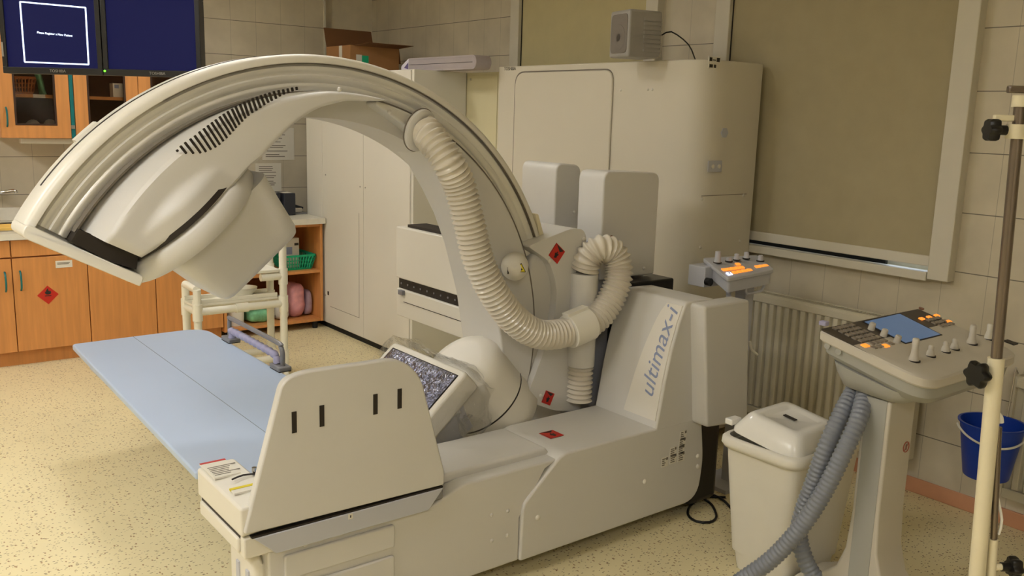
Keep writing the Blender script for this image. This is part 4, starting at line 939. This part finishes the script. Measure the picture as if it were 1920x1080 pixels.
# collar where the hose leaves the cover
co = Hs(789, 245, 2.956); G().lathe([(.083, -.01), (.081, .004), (.072, .012), (.06, .013)], co, (.32, -1, -.30), n=36).build('hose_collar', 'plastic', mach, ang=40); G().lathe([(.085, -.012), (.0855, -.007), (.08, -.007)], co, (.32, -1, -.30), n=36).build('collar_seam', 'inkg', mach)
d = (Hs(1114, 598, 2.80)-Hs(1050, 625, 2.81)).normalized(); m_ = Hs(1085, 614, 2.805)
G().cyl(m_-d*.058, m_+d*.058, .074, n=36).build('hose_clamp', 'white', mach, bev=.003)
e_ = V((-.3, 0, 1)); G().obox(m_+V((0, -.0, .0))+V((-.022, 0, .07)), [d, d.cross(V((0,1,0))).normalized(), V((0,1,0))], (.056, .012, .02)).build('clamp_flange', 'white', mach, bev=.002)
vt0 = Hs(1096, 512, 2.9); vt1 = Hs(1100, 683, 2.9); vt1.x = vt0.x; vt2 = V((vt0.x, 2.9, .49))
G().cyl(vt1, vt0, .062, n=32).build('riser_tube', 'plastic', mach, bev=.004)
hose([vt1+V((0, 0, .01)), (vt1+vt2)/2, vt2], .058, .0215, .16).build('corrugated_hose', 'hose', mach, ang=80)

# ------------------------------------------------------------------ crumpled film and clear cover over the tube head
n0 = -AX
def film_face(u, v):
    a = cu0+.03+(cu1-cu0-.065)*u; y = cy0+.035+(cy1-cy0-.07)*v
    p = Tb(.4495, a, y); w = .006+noise.noise(p*22)*.007+abs(noise.noise(p*55))*.010
    e = min(u, 1-u, v, 1-v); return p+n0*(.001+max(0, w)*min(1, e*12))
cv = thing('plastic_cover', 'crumpled clear plastic cover pulled over the X-ray tube head', 'plastic cover', Tb(.5, 0, 3.17))
ff = G().grid(film_face, 90, 110).build('window_film', 'foil', cv, ang=180); ff['label'] = 'crinkled silvery film window'
def bag(u, v):
    # skirt round the tube head: u goes round, v from the face edge to the hem
    t = u*4; k = int(t) % 4; q = t-int(t)
    cs = [(cu0-.012, cy0-.012), (cu1+.012, cy0-.012), (cu1+.012, cy1+.012), (cu0-.012, cy1+.012)]
    a, b = cs[k], cs[(k+1) % 4]; uu = a[0]+(b[0]-a[0])*q; yy = a[1]+(b[1]-a[1])*q
    d = .438+v*.17
    p = Tb(d, uu, yy); c = Tb(d, .16, 3.17); o = (p-c).normalized()
    w = noise.noise_vector(p*9)*.022*(.3+v)+noise.noise_vector(p*25)*.008
    r = p+o*(.012+.015*v)+w
    return V((r.x, max(r.y, 2.872), r.z)) if v < .0 else r
G().grid(bag, 120, 22).build('skirt', 'film', cv, ang=180)
def sac(u, v):
    th = u*2*math.pi; ph = v*math.pi
    c = P(893, 775, 1, 2.86); c.y = 2.885
    p = V((math.sin(ph)*math.cos(th)*.095, math.sin(ph)*math.sin(th)*.035, math.cos(ph)*.12))
    q = c+p; q += noise.noise_vector(q*13)*.03+noise.noise_vector(q*35)*.008; q.y = max(q.y, 2.84)
    return q
G().grid(sac, 48, 30).build('hanging_fold', 'film', cv, ang=180)
def topf(u, v):
    y = cy1+.01-(cy1-cy0)*u; p = Tb(.445, cu1+.006, y)
    q = p+UX*(.006+.045*math.sin(v*math.pi)*(.6+.4*math.sin(u*9)))+AX*(v*.14-.012)
    return q+noise.noise_vector(q*12)*.016+noise.noise_vector(q*32)*.006
G().grid(topf, 60, 20).build('upper_fold', 'film', cv, ang=180)

# ------------------------------------------------------------------ hand grip clamped to the table edge
GXX = 1.672
t = thing('patient_hand_grip', 'grey and lilac patient hand grip clamped to the far right table edge', 'hand grip', (GXX, 4.2, TZ))
ya, yb = 3.86, 4.53; z0 = TZ
G().tube(spline([V((GXX, yb, z0+.02)), V((GXX, yb, z0+.10)), V((GXX, yb-.015, z0+.118)), V((GXX, yb-.04, z0+.122)), V((GXX, ya+.07, z0+.122)), V((GXX, ya+.02, z0+.11)), V((GXX, ya, z0+.08)), V((GXX, ya, z0+.02))], .012), .0115, 12).build('frame_tube', 'greym', t)
gp = resample(spline([V((GXX-.006, yb-.045, z0+.02)), V((GXX-.006, yb-.05, z0+.05)), V((GXX-.006, yb-.085, z0+.062)), V((GXX-.006, ya+.12, z0+.062)), V((GXX-.006, ya+.06, z0+.05)), V((GXX-.006, ya+.04, z0+.02))], .006), .006)
G().tube(gp, [.0175+.0025*math.cos(2*math.pi*i/9) for i in range(len(gp))], 14).build('grip', 'grip', t)
for y in (ya+.02, yb-.02):
    G().box((GXX-.035, y-.055, z0+.002), (GXX+.03, y+.055, z0+.024)).build('clamp', 'greym', t, bev=.006); G().box((GXX-.033, y-.053, z0-.0), (GXX+.028, y+.053, z0+.003)).build('pad', 'rubber', t)
    G().cyl((GXX+.012, y+.03, z0+.024), (GXX+.012, y+.03, z0+.055), .013, n=14).build('clamp_knob', 'steel', t)

# ------------------------------------------------------------------ ivory pipe trolley
TX0, TX1, TY0 = 1.797, 2.352, 5.4
TY1 = P(507, 570, 0, TX1).y
t = thing('pipe_trolley', 'ivory plastic pipe trolley with trays standing behind the patient table', 'trolley', ((TX0+TX1)/2, (TY0+TY1)/2, 0))
R_ = .024
zr = P(450, 577, 1, TY0).z; za = P(520, 518, 1, TY0).z
def pipe(nm, *pts, r=R_): return G().tube([V(p) for p in pts], r, 16).build(nm, 'pvc', t)
for x, y, zt in ((TX0, TY0, .66), (TX1, TY0, .95), (TX0, TY1, .66), (TX1, TY1, .80)):
    p = pipe('post', (x, y, .075), (x, y, zt))
    for z in (zr, .16) + ((za,) if x == TX1 else ()): G().cyl((x, y, z-.055), (x, y, z+.05), R_+.006, n=16).build('joint', 'pvc', p)
    G().cyl((x-.012, y, .04), (x+.012, y, .04), .04, n=18).build('caster', 'pvc', p); G().cyl((x, y, .05), (x, y, .085), .016, n=12).build('caster_stem', 'steel', p)
for z in (zr, .16): 
    pipe('rail', (TX0, TY0, z), (TX1, TY0, z)); pipe('rail', (TX0, TY1, z), (TX1, TY1, z)); pipe('rail', (TX0, TY0, z), (TX0, TY1, z)); pipe('rail', (TX1, TY0, z), (TX1, TY1, z))
G().cyl(((TX0+TX1)/2-.04, TY0, zr), ((TX0+TX1)/2+.04, TY0, zr), R_+.006, n=16).build('joint', 'pvc', t)
pipe('rail', (TX1-.15, TY0, za), (TX1, TY0, za)); pipe('rail', (TX1, TY0, za), (TX1, TY1, za)); pipe('rail', (TX0, TY0, .66), (TX0, TY1, .66))
G().box((TX0-.02, TY0+.02, zr+.028), (TX1-.03, TY1-.02, zr+.045)).box((TX0-.02, TY0+.02, zr+.045), (TX1-.03, TY0+.035, zr+.07)).box((TX0-.02, TY1-.035, zr+.045), (TX1-.03, TY1-.02, zr+.07)).build('tray', 'pvc', t, bev=.004)
G().box((TX1-.38, TY0-.02, za+.028), (TX1-.03, TY1, za+.05)).build('upper_tray', 'pvc', t, bev=.006)
tag(G().lathe([(.0, 0), (.05, .0), (.08, .035), (.085, .05), (.08, .05), (.05, .012), (.0, .008)], (TX0+.36, TY0+.17, zr+.0455), n=24).build('bowl', 'pvc'), 'ivory bowl on the tray of the pipe trolley', 'bowl')

# ------------------------------------------------------------------ waste bin
bxc, byc = 2.95, 1.955
t = thing('waste_bin', 'white plastic waste bin with a loose domed lid beside the machine', 'waste bin', (bxc, byc, 0))
def brect(z, hx, hy, r=.05): return fillet([V((bxc-hx, byc-hy, z)), V((bxc+hx, byc-hy, z)), V((bxc+hx, byc+hy, z)), V((bxc-hx, byc+hy, z))], r, 6)
g = G().loft([brect(.0, .155, .125), brect(.075, .165, .135), brect(.078, .172, .142), brect(.53, .225, .165), brect(.53, .218, .158), brect(.08, .165, .135)])
g.build('body', 'white', t, ang=40)
G().loft([brect(.515, .238, .178, .07), brect(.53, .246, .186, .07), brect(.552, .244, .184, .07), brect(.56, .236, .176, .07), brect(.56, .222, .162, .06), brect(.525, .222, .162, .06), brect(.515, .227, .167, .06)], closed=True, caps=False).build('rim', 'white', t, ang=60)
# lid, tilted and pushed askew
lid = G(); ca = math.radians(8)
def lr(z, hx, hy, r): 
    out = []
    for p in fillet([V((-hx, -hy, z)), V((hx, -hy, z)), V((hx, hy, z)), V((-hx, hy, z))], r, 6): out.append(p)
    return out
loops = [lr(-.005, .175, .150, .05), lr(.01, .175, .15, .05), lr(.07, .14, .118, .04), lr(.08, .128, .106, .035), lr(.079, .10, .078, .03), lr(.072, .09, .068, .02)]
rot = Matrix.Rotation(math.radians(9), 3, 'X') @ Matrix.Rotation(math.radians(2), 3, 'Y') @ Matrix.Rotation(math.radians(4), 3, 'Z')
loops = [[rot @ p+V((bxc-.05, byc-.005, .567)) for p in l] for l in loops]
lo = lid.loft(loops).build('lid', 'white_g', t, ang=50, bev=0)
q = rot @ V((-.10, .145, .02))+V((bxc-.02, byc, .565)); G().obox(q+V((-.07, .01, .005)), X3, (.03, .018, .012)).build('lid_tab', 'white_g', lo, bev=.005)
q = rot @ V((-.01, .0, .0795))+V((bxc-.05, byc, .567)); G().obox(q, [rot @ a for a in X3], (.010, .026, .0012)).build('lid_print', 'ink', lo)

# ------------------------------------------------------------------ operator console
KX0, KX1 = 2.69, 3.345
ptsL = [P(1535, 618, 0, KX0), P(1645, 674, 0, KX0), P(1741, 716, 0, KX0)]
yB, yM, yFt = [p.y for p in ptsL]; zBk, zM, zF = [p.z for p in ptsL]
con = thing('operator_console', 'cream operator console with a dark key panel on a flared pedestal, right foreground', 'control console', (2.82, 1.52, 0))
def head_loop(d0, inset, yshift=0):
    "outline of the console head d0 below its top surface"
    x0, x1 = KX0+inset, KX1-inset
    return fillet([V((x0, yB-inset, zBk-d0)), V((x0, yFt+inset, zF-d0)), V((x1, yFt+inset, zF-d0)), V((x1, yB-inset, zBk-d0))], [.02, .09, .09, .02], 7)
G().loft([head_loop(0, .006), head_loop(.006, 0), head_loop(.03, 0), head_loop(.036, .004)]).build('head_top', 'console', con, ang=30)
G().loft([head_loop(.036, .012), head_loop(.075, .018), head_loop(.10, .04), head_loop(.11, .07)]).build('head_body', 'console_g', con, ang=30)
hx = [(2.712, 1.70), (2.712, 1.40), (3.14, 1.40), (3.14, 1.68)]
G().loft([fillet([V((x, y, zBk-.10-(.06 if y < 1.5 else 0))) for x, y in hx], .08), fillet([V((2.90+(x-2.90)*.97, 1.55+(y-1.55)*.94, zBk-.135-(.045 if y < 1.5 else 0))) for x, y in hx], .08), fillet([V((2.90+(x-2.90)*.86, 1.55+(y-1.55)*.80, zBk-.185-(.015 if y < 1.5 else 0))) for x, y in hx], .07), fillet([V((2.90+(x-2.90)*.62, 1.55+(y-1.55)*.55, .862)) for x, y in hx], .05)]).build('neck', 'console_g', con, ang=50)
tn = V((0, yM-yB, zM-zBk)).normalized(); up = V((1, 0, 0)).cross(tn); up = up if up.z > 0 else -up
def HP(x, s, d=0):      # point on the sloping key panel: x across, s from the back edge down
    return V((x, yB, zBk))+tn*s+up*d
Ls = (V((0, yM, zM))-V((0, yB, zBk))).length
G().prism(fillet([HP(KX0+.004, .004, .0), HP(KX0+.004, Ls, .0), HP(KX1-.004, Ls, .0), HP(KX1-.004, .004, .0)], [.008, .004, .004, .008]), up*.004).build('key_panel', 'console_d', con)
def onp(px, py, d=.004):
    dd = rt*((px-960)/FOC)+dn*((py-540)/FOC)+fw; o = HP(0, 0, d); return EYEV+dd*((o-EYEV).dot(up)/dd.dot(up))
sc = [onp(1618, 606), onp(1690, 587.5), onp(1766, 630), onp(1704, 644)]
sx0, sx1 = KX0+.20, KX0+.46; s0, s1 = .035, Ls-.02
c = [onp(1616, 604), onp(1686, 588), onp(1767, 629), onp(1698, 646)]
G().prism([p+up*.0005 for p in c], up*.002).build('display_gap', 'ink', con)
cc = sum(c, V())/4
dsp = G().prism([cc+(p-cc)*.94+up*.002 for p in c], up*.0015).build('display', 'lcd', con)
def key(px, py, w, h, mat, nm='key'):
    p = onp(px, py); return G().obox(p+up*.002, [V((1,0,0)), tn, up], (w, h, .003)).build(nm, mat, con, bev=.0015)
# left keypads
g = G()
def lk(i, j, o, ei, ej, jit=.82):   # grid of keys in the panel plane
    p = onp(*o)+ei*i+ej*j; g.obox(p+up*.002, [ei.normalized(), (ej-ei*ej.dot(ei)/ei.length_squared).normalized(), up], (ei.length*.5*jit, ej.length*.5*.72, .003))
o1 = (1565, 618); e1 = (onp(1600, 610)-onp(1565, 618))/4; f1 = (onp(1596, 634)-onp(1565, 618))/4
e1 = V((1, 0, 0))*.026; f1 = tn*.026
k1 = onp(1566, 617)
for i in range(5):
    for j in range(4): g.obox(k1+e1*i+f1*j+up*.002, [V((1,0,0)), tn, up], (.0088, .0085, .0025))
g.build('keypad', 'key', con)
g = G(); k2 = onp(1614, 640)
for i in range(5):
    for j in range(3): 
        if (i, j) not in ((0, 1), (3, 2)): g.obox(k2+e1*i+f1*j+up*.002, [V((1,0,0)), tn, up], (.0088, .0085, .0025))
g.build('keypad', 'key', con)
for px, py in ((1622, 649), (1660, 649.5)): key(px, py, .014, .010, 'key_o', 'lit_key')
g = G(); k3 = onp(1740, 601)
for i in range(4):
    for j in range(3): g.obox(k3+e1*i+f1*j+up*.002, [V((1,0,0)), tn, up], (.0088, .0085, .0025))
g.build('keypad', 'key', con)
for px, py in ((1728, 598.5), (1742, 595.5), (1756, 592.5), (1778.5, 603.5)): key(px, py, .012, .008, 'key_o', 'lit_key')
p = onp(1727, 580); G().cyl(p+up*.001, p+up*.006, .010, n=18).build('stop_button', 'brown', con)
for px, py in ((1633, 618), (1656, 630), (1681, 642)):
    p = onp(px, py, .004); G().lathe([(.012, 0), (.011, .022), (.009, .026), (.0, .027)], p, up, n=18).build('rotary_knob', 'console', con)
# joysticks on the cream lower part
tn2 = V((0, yFt-yM, zF-zM)).normalized(); up2 = V((1, 0, 0)).cross(tn2); up2 = up2 if up2.z > 0 else -up2
def onq(px, py, d=0):
    dd = rt*((px-960)/FOC)+dn*((py-540)/FOC)+fw; o = V((0, yM, zM))+up2*d; return EYEV+dd*((o-EYEV).dot(up2)/dd.dot(up2))
for px, py, h, r, mat in ((1713, 678, .075, .017, 'console'), (1744, 669, .035, .014, 'console'), (1772, 661, .035, .014, 'console'), (1789, 656, .036, .014, 'console'), (1821, 646, .068, .017, 'console'), (1853, 637, .055, .015, 'plastic_w')):
    p = onq(px, py, .0)
    j = G().lathe([(r, .004), (r*.98, .012), (r*.72, .024), (r*.62, h*.6), (r*.66, h), (r*.5, h+.004), (.0, h+.005)], p, V((0, 0, 1)), n=20).build('joystick', mat, con, ang=60)
    G().cyl(p, p+V((0, 0, .005)), r+.004, n=20).build('joystick_base', 'ink', j)
for px, py in ((1676, 669), (1705, 660), (1747, 650), (1776, 678), (1757, 681)):
    p = onq(px, py, .0003); G().obox(p, [V((1,0,0)), tn2, up2], (.012, .004, .0006)).build('key_legend', 'inkg', con)
p = onq(1895, 642, 0); G().obox(p, [V((1,0,0)), tn2, up2], (.018, .02, .002)).build('recess', 'ink', con)
for px, py in ((1553, 648), (1574, 659)): p = P(px, py, 0, KX0+.013); G().cyl(p+V((.004, 0, 0)), p+V((-.008, 0, 0)), .011, n=16).build('side_button', 'console_g', con)
p = P(1545, 606, 1, yB-.01); G().obox(p+V((0, 0, .0)), X3, (.012, .014, .008)).build('corner_clip', 'grip', con, bev=.004)
# pedestal, flared foot along the depth
cx_, cw = 2.75, .165
yl_, yr_ = P(1614, 800, 0, cx_).y, P(1666, 800, 0, cx_).y
fp = [(yl_, .86), (yl_, .45), (yl_+.012, .30), (yl_+.04, .22), (yl_+.10, .165), (yl_+.19, .12), (yl_+.24, .06), (yl_+.24, .0), (yr_-.28, .0), (yr_-.28, .06), (yr_-.2, .12), (yr_-.09, .17), (yr_-.035, .23), (yr_-.008, .32), (yr_, .45), (yr_, .86)]
G().prism([V((cx_, y, z)) for y, z in fp], (cw, 0, 0)).build('pedestal', 'console', con, bev=.008)
G().box((cx_-.003, yr_+.012, .03), (cx_+.01, yl_-.012, .86)).build('pedestal_inlay', 'console_g', con, bev=.002)
G().prism(fillet([V((cx_-.02, yl_+.25, .0)), V((cx_+cw+.22, yl_+.2, .0)), V((cx_+cw+.22, yr_-.25, .0)), V((cx_-.02, yr_-.3, .0))], .05), (0, 0, .055)).build('foot_plate', 'console', con, bev=.015)
p = P(1699, 838, 1, yr_-.001); 
G().tube([p+V((.018*math.cos(k*math.pi/14), -.0004, .018*math.sin(k*math.pi/14))) for k in range(29)], .0016, 6).build('no_pushing_mark', 'sticker_red', con); G().obox(p+V((0, -.001, 0)), [V((1,0,1)).normalized(), V((0,1,0)), V((-1,0,1)).normalized()], (.017, .0006, .0013)).build('mark_bar', 'sticker_red', con); G().obox(p+V((0, -.0006, 0)), X3, (.004, .0005, .010)).build('mark_figure', 'inkg', con)
# grey conduits
c1 = [P(1600, 735, 0, 2.80), P(1578, 775, 0, 2.72), P(1552, 832, 0, 2.66), P(1527, 900, 0, 2.64), P(1505, 962, 0, 2.63), P(1498, 1005, 0, 2.63), P(1512, 1055, 0, 2.64), P(1530, 1085, 0, 2.66)]
hose(c1, .0305, .0165, .10, 18).build('conduit', 'conduit', con, ang=80)
c2 = [P(1622, 740, 0, 2.78), P(1608, 790, 0, 2.70), P(1580, 852, 0, 2.64), P(1543, 925, 0, 2.60), P(1500, 990, 0, 2.56), P(1450, 1045, 0, 2.52), P(1400, 1082, 0, 2.48), P(1330, 1130, 0, 2.44)]
for p in c2[-1:]: p.z = max(p.z, .04)
hose(c2, .0305, .0165, .10, 18).build('conduit', 'conduit', con, ang=80)

# ------------------------------------------------------------------ infusion stand
sb = P(1850, 860, 2, .62)                               # a point on the pole
pole0 = sb; k = 2.33/ (V((sb.x, sb.y, 0)).length); bx, by = sb.x*k, sb.y*k
def onpole(px, py):
    d = rt*((px-960)/FOC)+dn*((py-540)/FOC)+fw; q = 2.33/V((d.x, d.y, 0)).length; return EYEV+d*q
B0 = onpole(1832, 1075); B1 = onpole(1868, 671); B2 = onpole(1911, 205)
dirp = (B1-B0).normalized(); foot = B0-dirp*((B0.z-.09)/dirp.z)
t = thing('infusion_stand', 'cream infusion stand with a steel telescopic tube and black clamp knobs, at the right edge', 'infusion stand', (foot.x, foot.y, 0))
G().tube([foot, B1], .0185, 24).build('lower_tube', 'cream', t)
G().tube([B1-dirp*.1, B2+V((0, 0, .02))], .0125, 20).build('upper_tube', 'pole', t)
def knob(p, ax, nm='clamp_knob', r=.03):
    ax = V(ax).normalized(); u, w = ring_axes(ax); lo = []
    for h, k in ((0, .9), (.006, 1), (.018, 1), (.024, .85)):
        lo.append([p+ax*h+(u*math.cos(a)+w*math.sin(a))*r*k*(1+.13*math.cos(6*a)) for a in [2*math.pi*i/48 for i in range(48)]])
    o = G().loft(lo).build(nm, 'black', t, ang=50); G().cyl(p-ax*.02, p, r*.45).build('knob_neck', 'black', o); return o
left = -rt.normalized(); lh = V((left.x, left.y, 0)).normalized()
kp = onpole(1860, 702); knob(kp+lh*.026, lh+V((-.2, -.3, .0))*1.2)
ct = onpole(1905, 245)
G().tube([ct+lh*.035, ct-lh*.03], .010, 14).build('clamp_arm', 'cream', t); G().cyl(ct-V((0, 0, .018)), ct+V((0, 0, .014)), .021).build('clamp_collar', 'cream', t)
knob(ct+lh*.042, lh, r=.024)
G().cyl(B2+V((0, 0, .005)), B2+V((0, 0, .03)), .017).build('tube_cap', 'cream', t)
hk = onpole(1905, 222); G().obox(hk+lh*.02, [lh, lh.cross(V((0,0,1))), V((0,0,1))], (.03, .006, .007)).build('clamp_lever', 'cream', t, bev=.003)
hk2 = onpole(1915, 168); G().obox(hk2+V((0, 0, -.0)), [lh, lh.cross(V((0,0,1))), V((0,0,1))], (.03, .008, .008)).build('drip_hook', 'pole', t, bev=.003)
G().tube(spline([B2+V((0,0,.0)), B2+V((0,0,.02))+rt*.03, hk2+rt*.03, hk2+V((0,0,.12))+rt*.03], .02), .006, 10).build('hook_rod', 'pole', t)
rr = V((rt.x, rt.y, 0)).normalized()
h0 = onpole(1857, 775); off = rr*.030
G().tube(spline([h0+rr*.004, h0+rr*.014+V((0, 0, .002)), h0+rr*.024+V((0, 0, -.008)), h0+rr*.028+V((0, 0, -.022))], .004), .0065, 10).build('tube_hook', 'white', t)
q0 = onpole(1852, 800)+rr*.026; q1 = onpole(1843, 1010)+rr*.026; q2 = onpole(1840, 1078)+rr*.026
G().tube([q0, q1], .0075, 14).build('side_rod', 'pole', t); G().tube([q1, q2-dirp*.1], .0105, 14).build('side_sleeve', 'cream', t)
kk = onpole(1846, 1062)+rr*.026; knob(kk+rr*.034, rr, r=.024); G().tube([kk, kk+rr*.03], .0085, 12).build('side_screw', 'cream', t)
for k in range(5):
    a = 2*math.pi*k/5+.3; e = V((foot.x+.29*math.cos(a), foot.y+.29*math.sin(a), .085))
    lg = G().tube([V((foot.x, foot.y, .11)), e], [.016, .012], 12).build('leg', 'cream', t); G().cyl((e.x, e.y, .05), (e.x, e.y, .09), .008).build('caster_stem', 'steel', lg); G().cyl(e+V((-.01, 0, -.057)), e+V((.01, 0, -.057)), .028, n=18).build('caster', 'rubber', lg)
# thin white line hanging down from the hook
tag(G().tube(spline([q0+V((0, 0, -.05))+rr*.009, q0+V((0, 0, -.15))+rr*.014, q1+V((0, 0, .05))+rr*.013, q1+V((0, 0, .012))+rr*.010], .02), .0035, 8).build('infusion_line', 'white'), 'thin white tube hanging along the infusion stand', 'tube')

# ------------------------------------------------------------------ blue bucket on the right hand radiator
bt = P(1862, 800, 0, 3.87); r0 = (P(1918, 800, 0, bt.x)-P(1800, 800, 0, bt.x)).length*.5
R0 = .125; zt = P(1862, 790, 0, 3.87).z; zbm = P(1862, 905, 0, 3.87).z; 
bc = V((3.86, bt.y-.0, 0)); dd = (zt-zbm)
t = thing('bucket', 'blue plastic bucket with a white handle hanging by the right radiator', 'bucket', (bc.x, bc.y, zbm))
HB = .24
G().lathe([(.0, 0), (R0*.70, 0), (R0*.72, .004), (R0, HB-.006), (R0+.008, HB-.006), (R0+.008, HB), (R0-.002, HB), (R0*.70, .008), (.0, .008)], (bc.x, bc.y, zt-HB), n=44).build('body', 'blue', t, ang=40)
hn = [V((bc.x+(R0+.006)*math.cos(a), bc.y+(R0+.006)*math.sin(a), zt-.022-.055*max(0, math.cos(a+2.25)))) for a in [2.25+math.pi/2*0-4.71+math.pi*k/24*1.0+math.pi/1.0*0 for k in range(25)]]
a_c = math.radians(180+38); hn = []
for k in range(33):
    a = a_c-math.pi/2+math.pi*k/32; s = math.sin(math.pi*k/32)
    hn.append(V((bc.x+(R0+.010-.012*s)*math.cos(a), bc.y+(R0+.010-.012*s)*math.sin(a), zt-.02-.055*s)))
G().tube(hn, .0045, 8).build('handle', 'white', t)
hz = zt-.012; G().tube(spline([V((bc.x+R0-.002, bc.y, hz-.02)), V((bc.x+R0+.012, bc.y, hz+.03)), V((bc.x+R0+.028, bc.y, .74)), V((XW-.12, bc.y, .745)), V((XW-.10, bc.y, .725))], .02), .004, 8).build('hanging_hook', 'steel', t)

# ------------------------------------------------------------------ local control panel behind the tower
t = thing('control_panel', 'small grey control panel with orange lit keys behind the machine tower', 'control panel', (3.27, 2.62, 1.0))
def LP(px, py, x): return P(px, py, 0, x)
fx = 3.16
# top plane slopes down towards the camera side; long side along X
e0 = V((3.16, 2.70, 1.135)); 
pB0 = P(1317, 483, 1, 2.74); pF0 = P(1364, 522, 1, 2.52); pB1 = P(1420, 478, 1, 2.74); pF1 = P(1452, 505, 1, 2.52)
topl = [pB0, pF0, pF1, pB1]; dz = V((0, 0, -.055))
G().loft([fillet([p+V((0, 0, -.018)) for p in topl], .02), fillet(topl, .02)]).build('top_shell', 'plastic_g', t, bev=.004)
G().prism(fillet([p*.92+(sum(topl, V())/4)*.08+V((0, 0, -.018)) for p in topl], .02), dz).build('lower_shell', 'plastic_g', t, bev=.004)
def lp(u, v, d=0): return (pB0*(1-u)+pB1*u)*(1-v)+(pF0*(1-u)+pF1*u)*v+V((0, 0, d))
ex = (pB1-pB0).normalized(); ey = (pF0-pB0).normalized(); ez = ex.cross(ey); ez = ez if ez.z > 0 else -ez
for u, v, r, h in ((.14, .30, .016, .055), (.36, .28, .014, .02), (.52, .24, .014, .03), (.72, .20, .014, .032), (.92, .42, .015, .028)):
    p = lp(u, v); o = G().lathe([(r, .003), (r*.85, h*.5), (r*.8, h), (.0, h+.003)], p, (0, 0, 1), n=18).build('rotary_knob', 'plastic_g', t); G().cyl(p, p+V((0, 0, .004)), r+.004, n=18).build('knob_base', 'ink', o)
for u, v in [(.12+.085*k, .64) for k in range(5)]+[(.14+.1*k, .82) for k in range(1, 5)]+[(.46, .46)]+[(.75+.085*k, .72) for k in range(3)]:
    G().obox(lp(u, v, .001), [ex, ey, ez], (.0155, .011, .003)).build('lit_key', 'key_o', t, bev=.0015)
G().obox(lp(.12, .84, .001), [ex, ey, ez], (.0155, .013, .003)).build('white_key', 'key_w', t, bev=.0015); G().obox(lp(.12, .84, .0042), [ex, ey, ez], (.006, .005, .0006)).build('white_key_mark', 'key', t)
p = P(1308, 515, 1, 2.72); G().box((p.x-.02, 2.66, p.z-.05), (p.x+.14, 2.76, p.z+.045)).build('bracket', 'plastic_g', t, bev=.004); G().cyl((p.x-.012, 2.655, p.z-.02), (p.x-.012, 2.63, p.z-.02), .018).build('bracket_knob', 'black', t)
b = V((3.3, 2.66, 1.02)); 
pc = P(1368, 530, 1, 2.60); pe = P(1362, 555, 1, 2.60)
hose([pc, (pc+pe)/2+V((.004, 0, 0)), pe+V((0, 0, -.03)), V((pe.x, 2.72, .85)), V((pe.x-.05, 2.86, .7))], .013, .012, .2, 12).build('coiled_cable', 'plastic_g', t)
G().box((pB0.x+.16, 2.60, .0), (pB0.x+.22, 2.66, pF0.z-.06)).build('post', 'plastic_g', t); G().box((pB0.x+.06, 2.55, 0), (pB0.x+.32, 2.75, .02)).build('post_foot', 'plastic_g', t)
q0, q1 = lp(.45, .9, -.07), lp(.85, .9, -.07)
G().tube(spline([q0, q0+V((.01, 0, -.03)), q1+V((-.02, 0, -.03)), q1], .02), .007, 8).build('handle', 'plastic_g', t)

# ------------------------------------------------------------------ cables on the floor behind the base
def floor_loop(pts, lab): return tag(G().tube(spline([V((x, y, .007)) for x, y in pts], .02), .006, 8).build('cable', 'black'), lab, 'cable')
L_ = [P(x, y, 2, 0) for x, y in ((1360, 935), (1320, 935), (1295, 950), (1290, 968), (1305, 980), (1330, 982), (1343, 972), (1335, 950), (1320, 938))]
floor_loop([(p.x, p.y) for p in L_], 'black cable looped on the floor between the machine and the bin')
L_ = [P(x, y, 2, 0) for x, y in ((1240, 955), (1290, 940), (1330, 930), (1355, 940), (1370, 955))]
floor_loop([(p.x, p.y) for p in L_], 'black cable running straight out from under the machine')
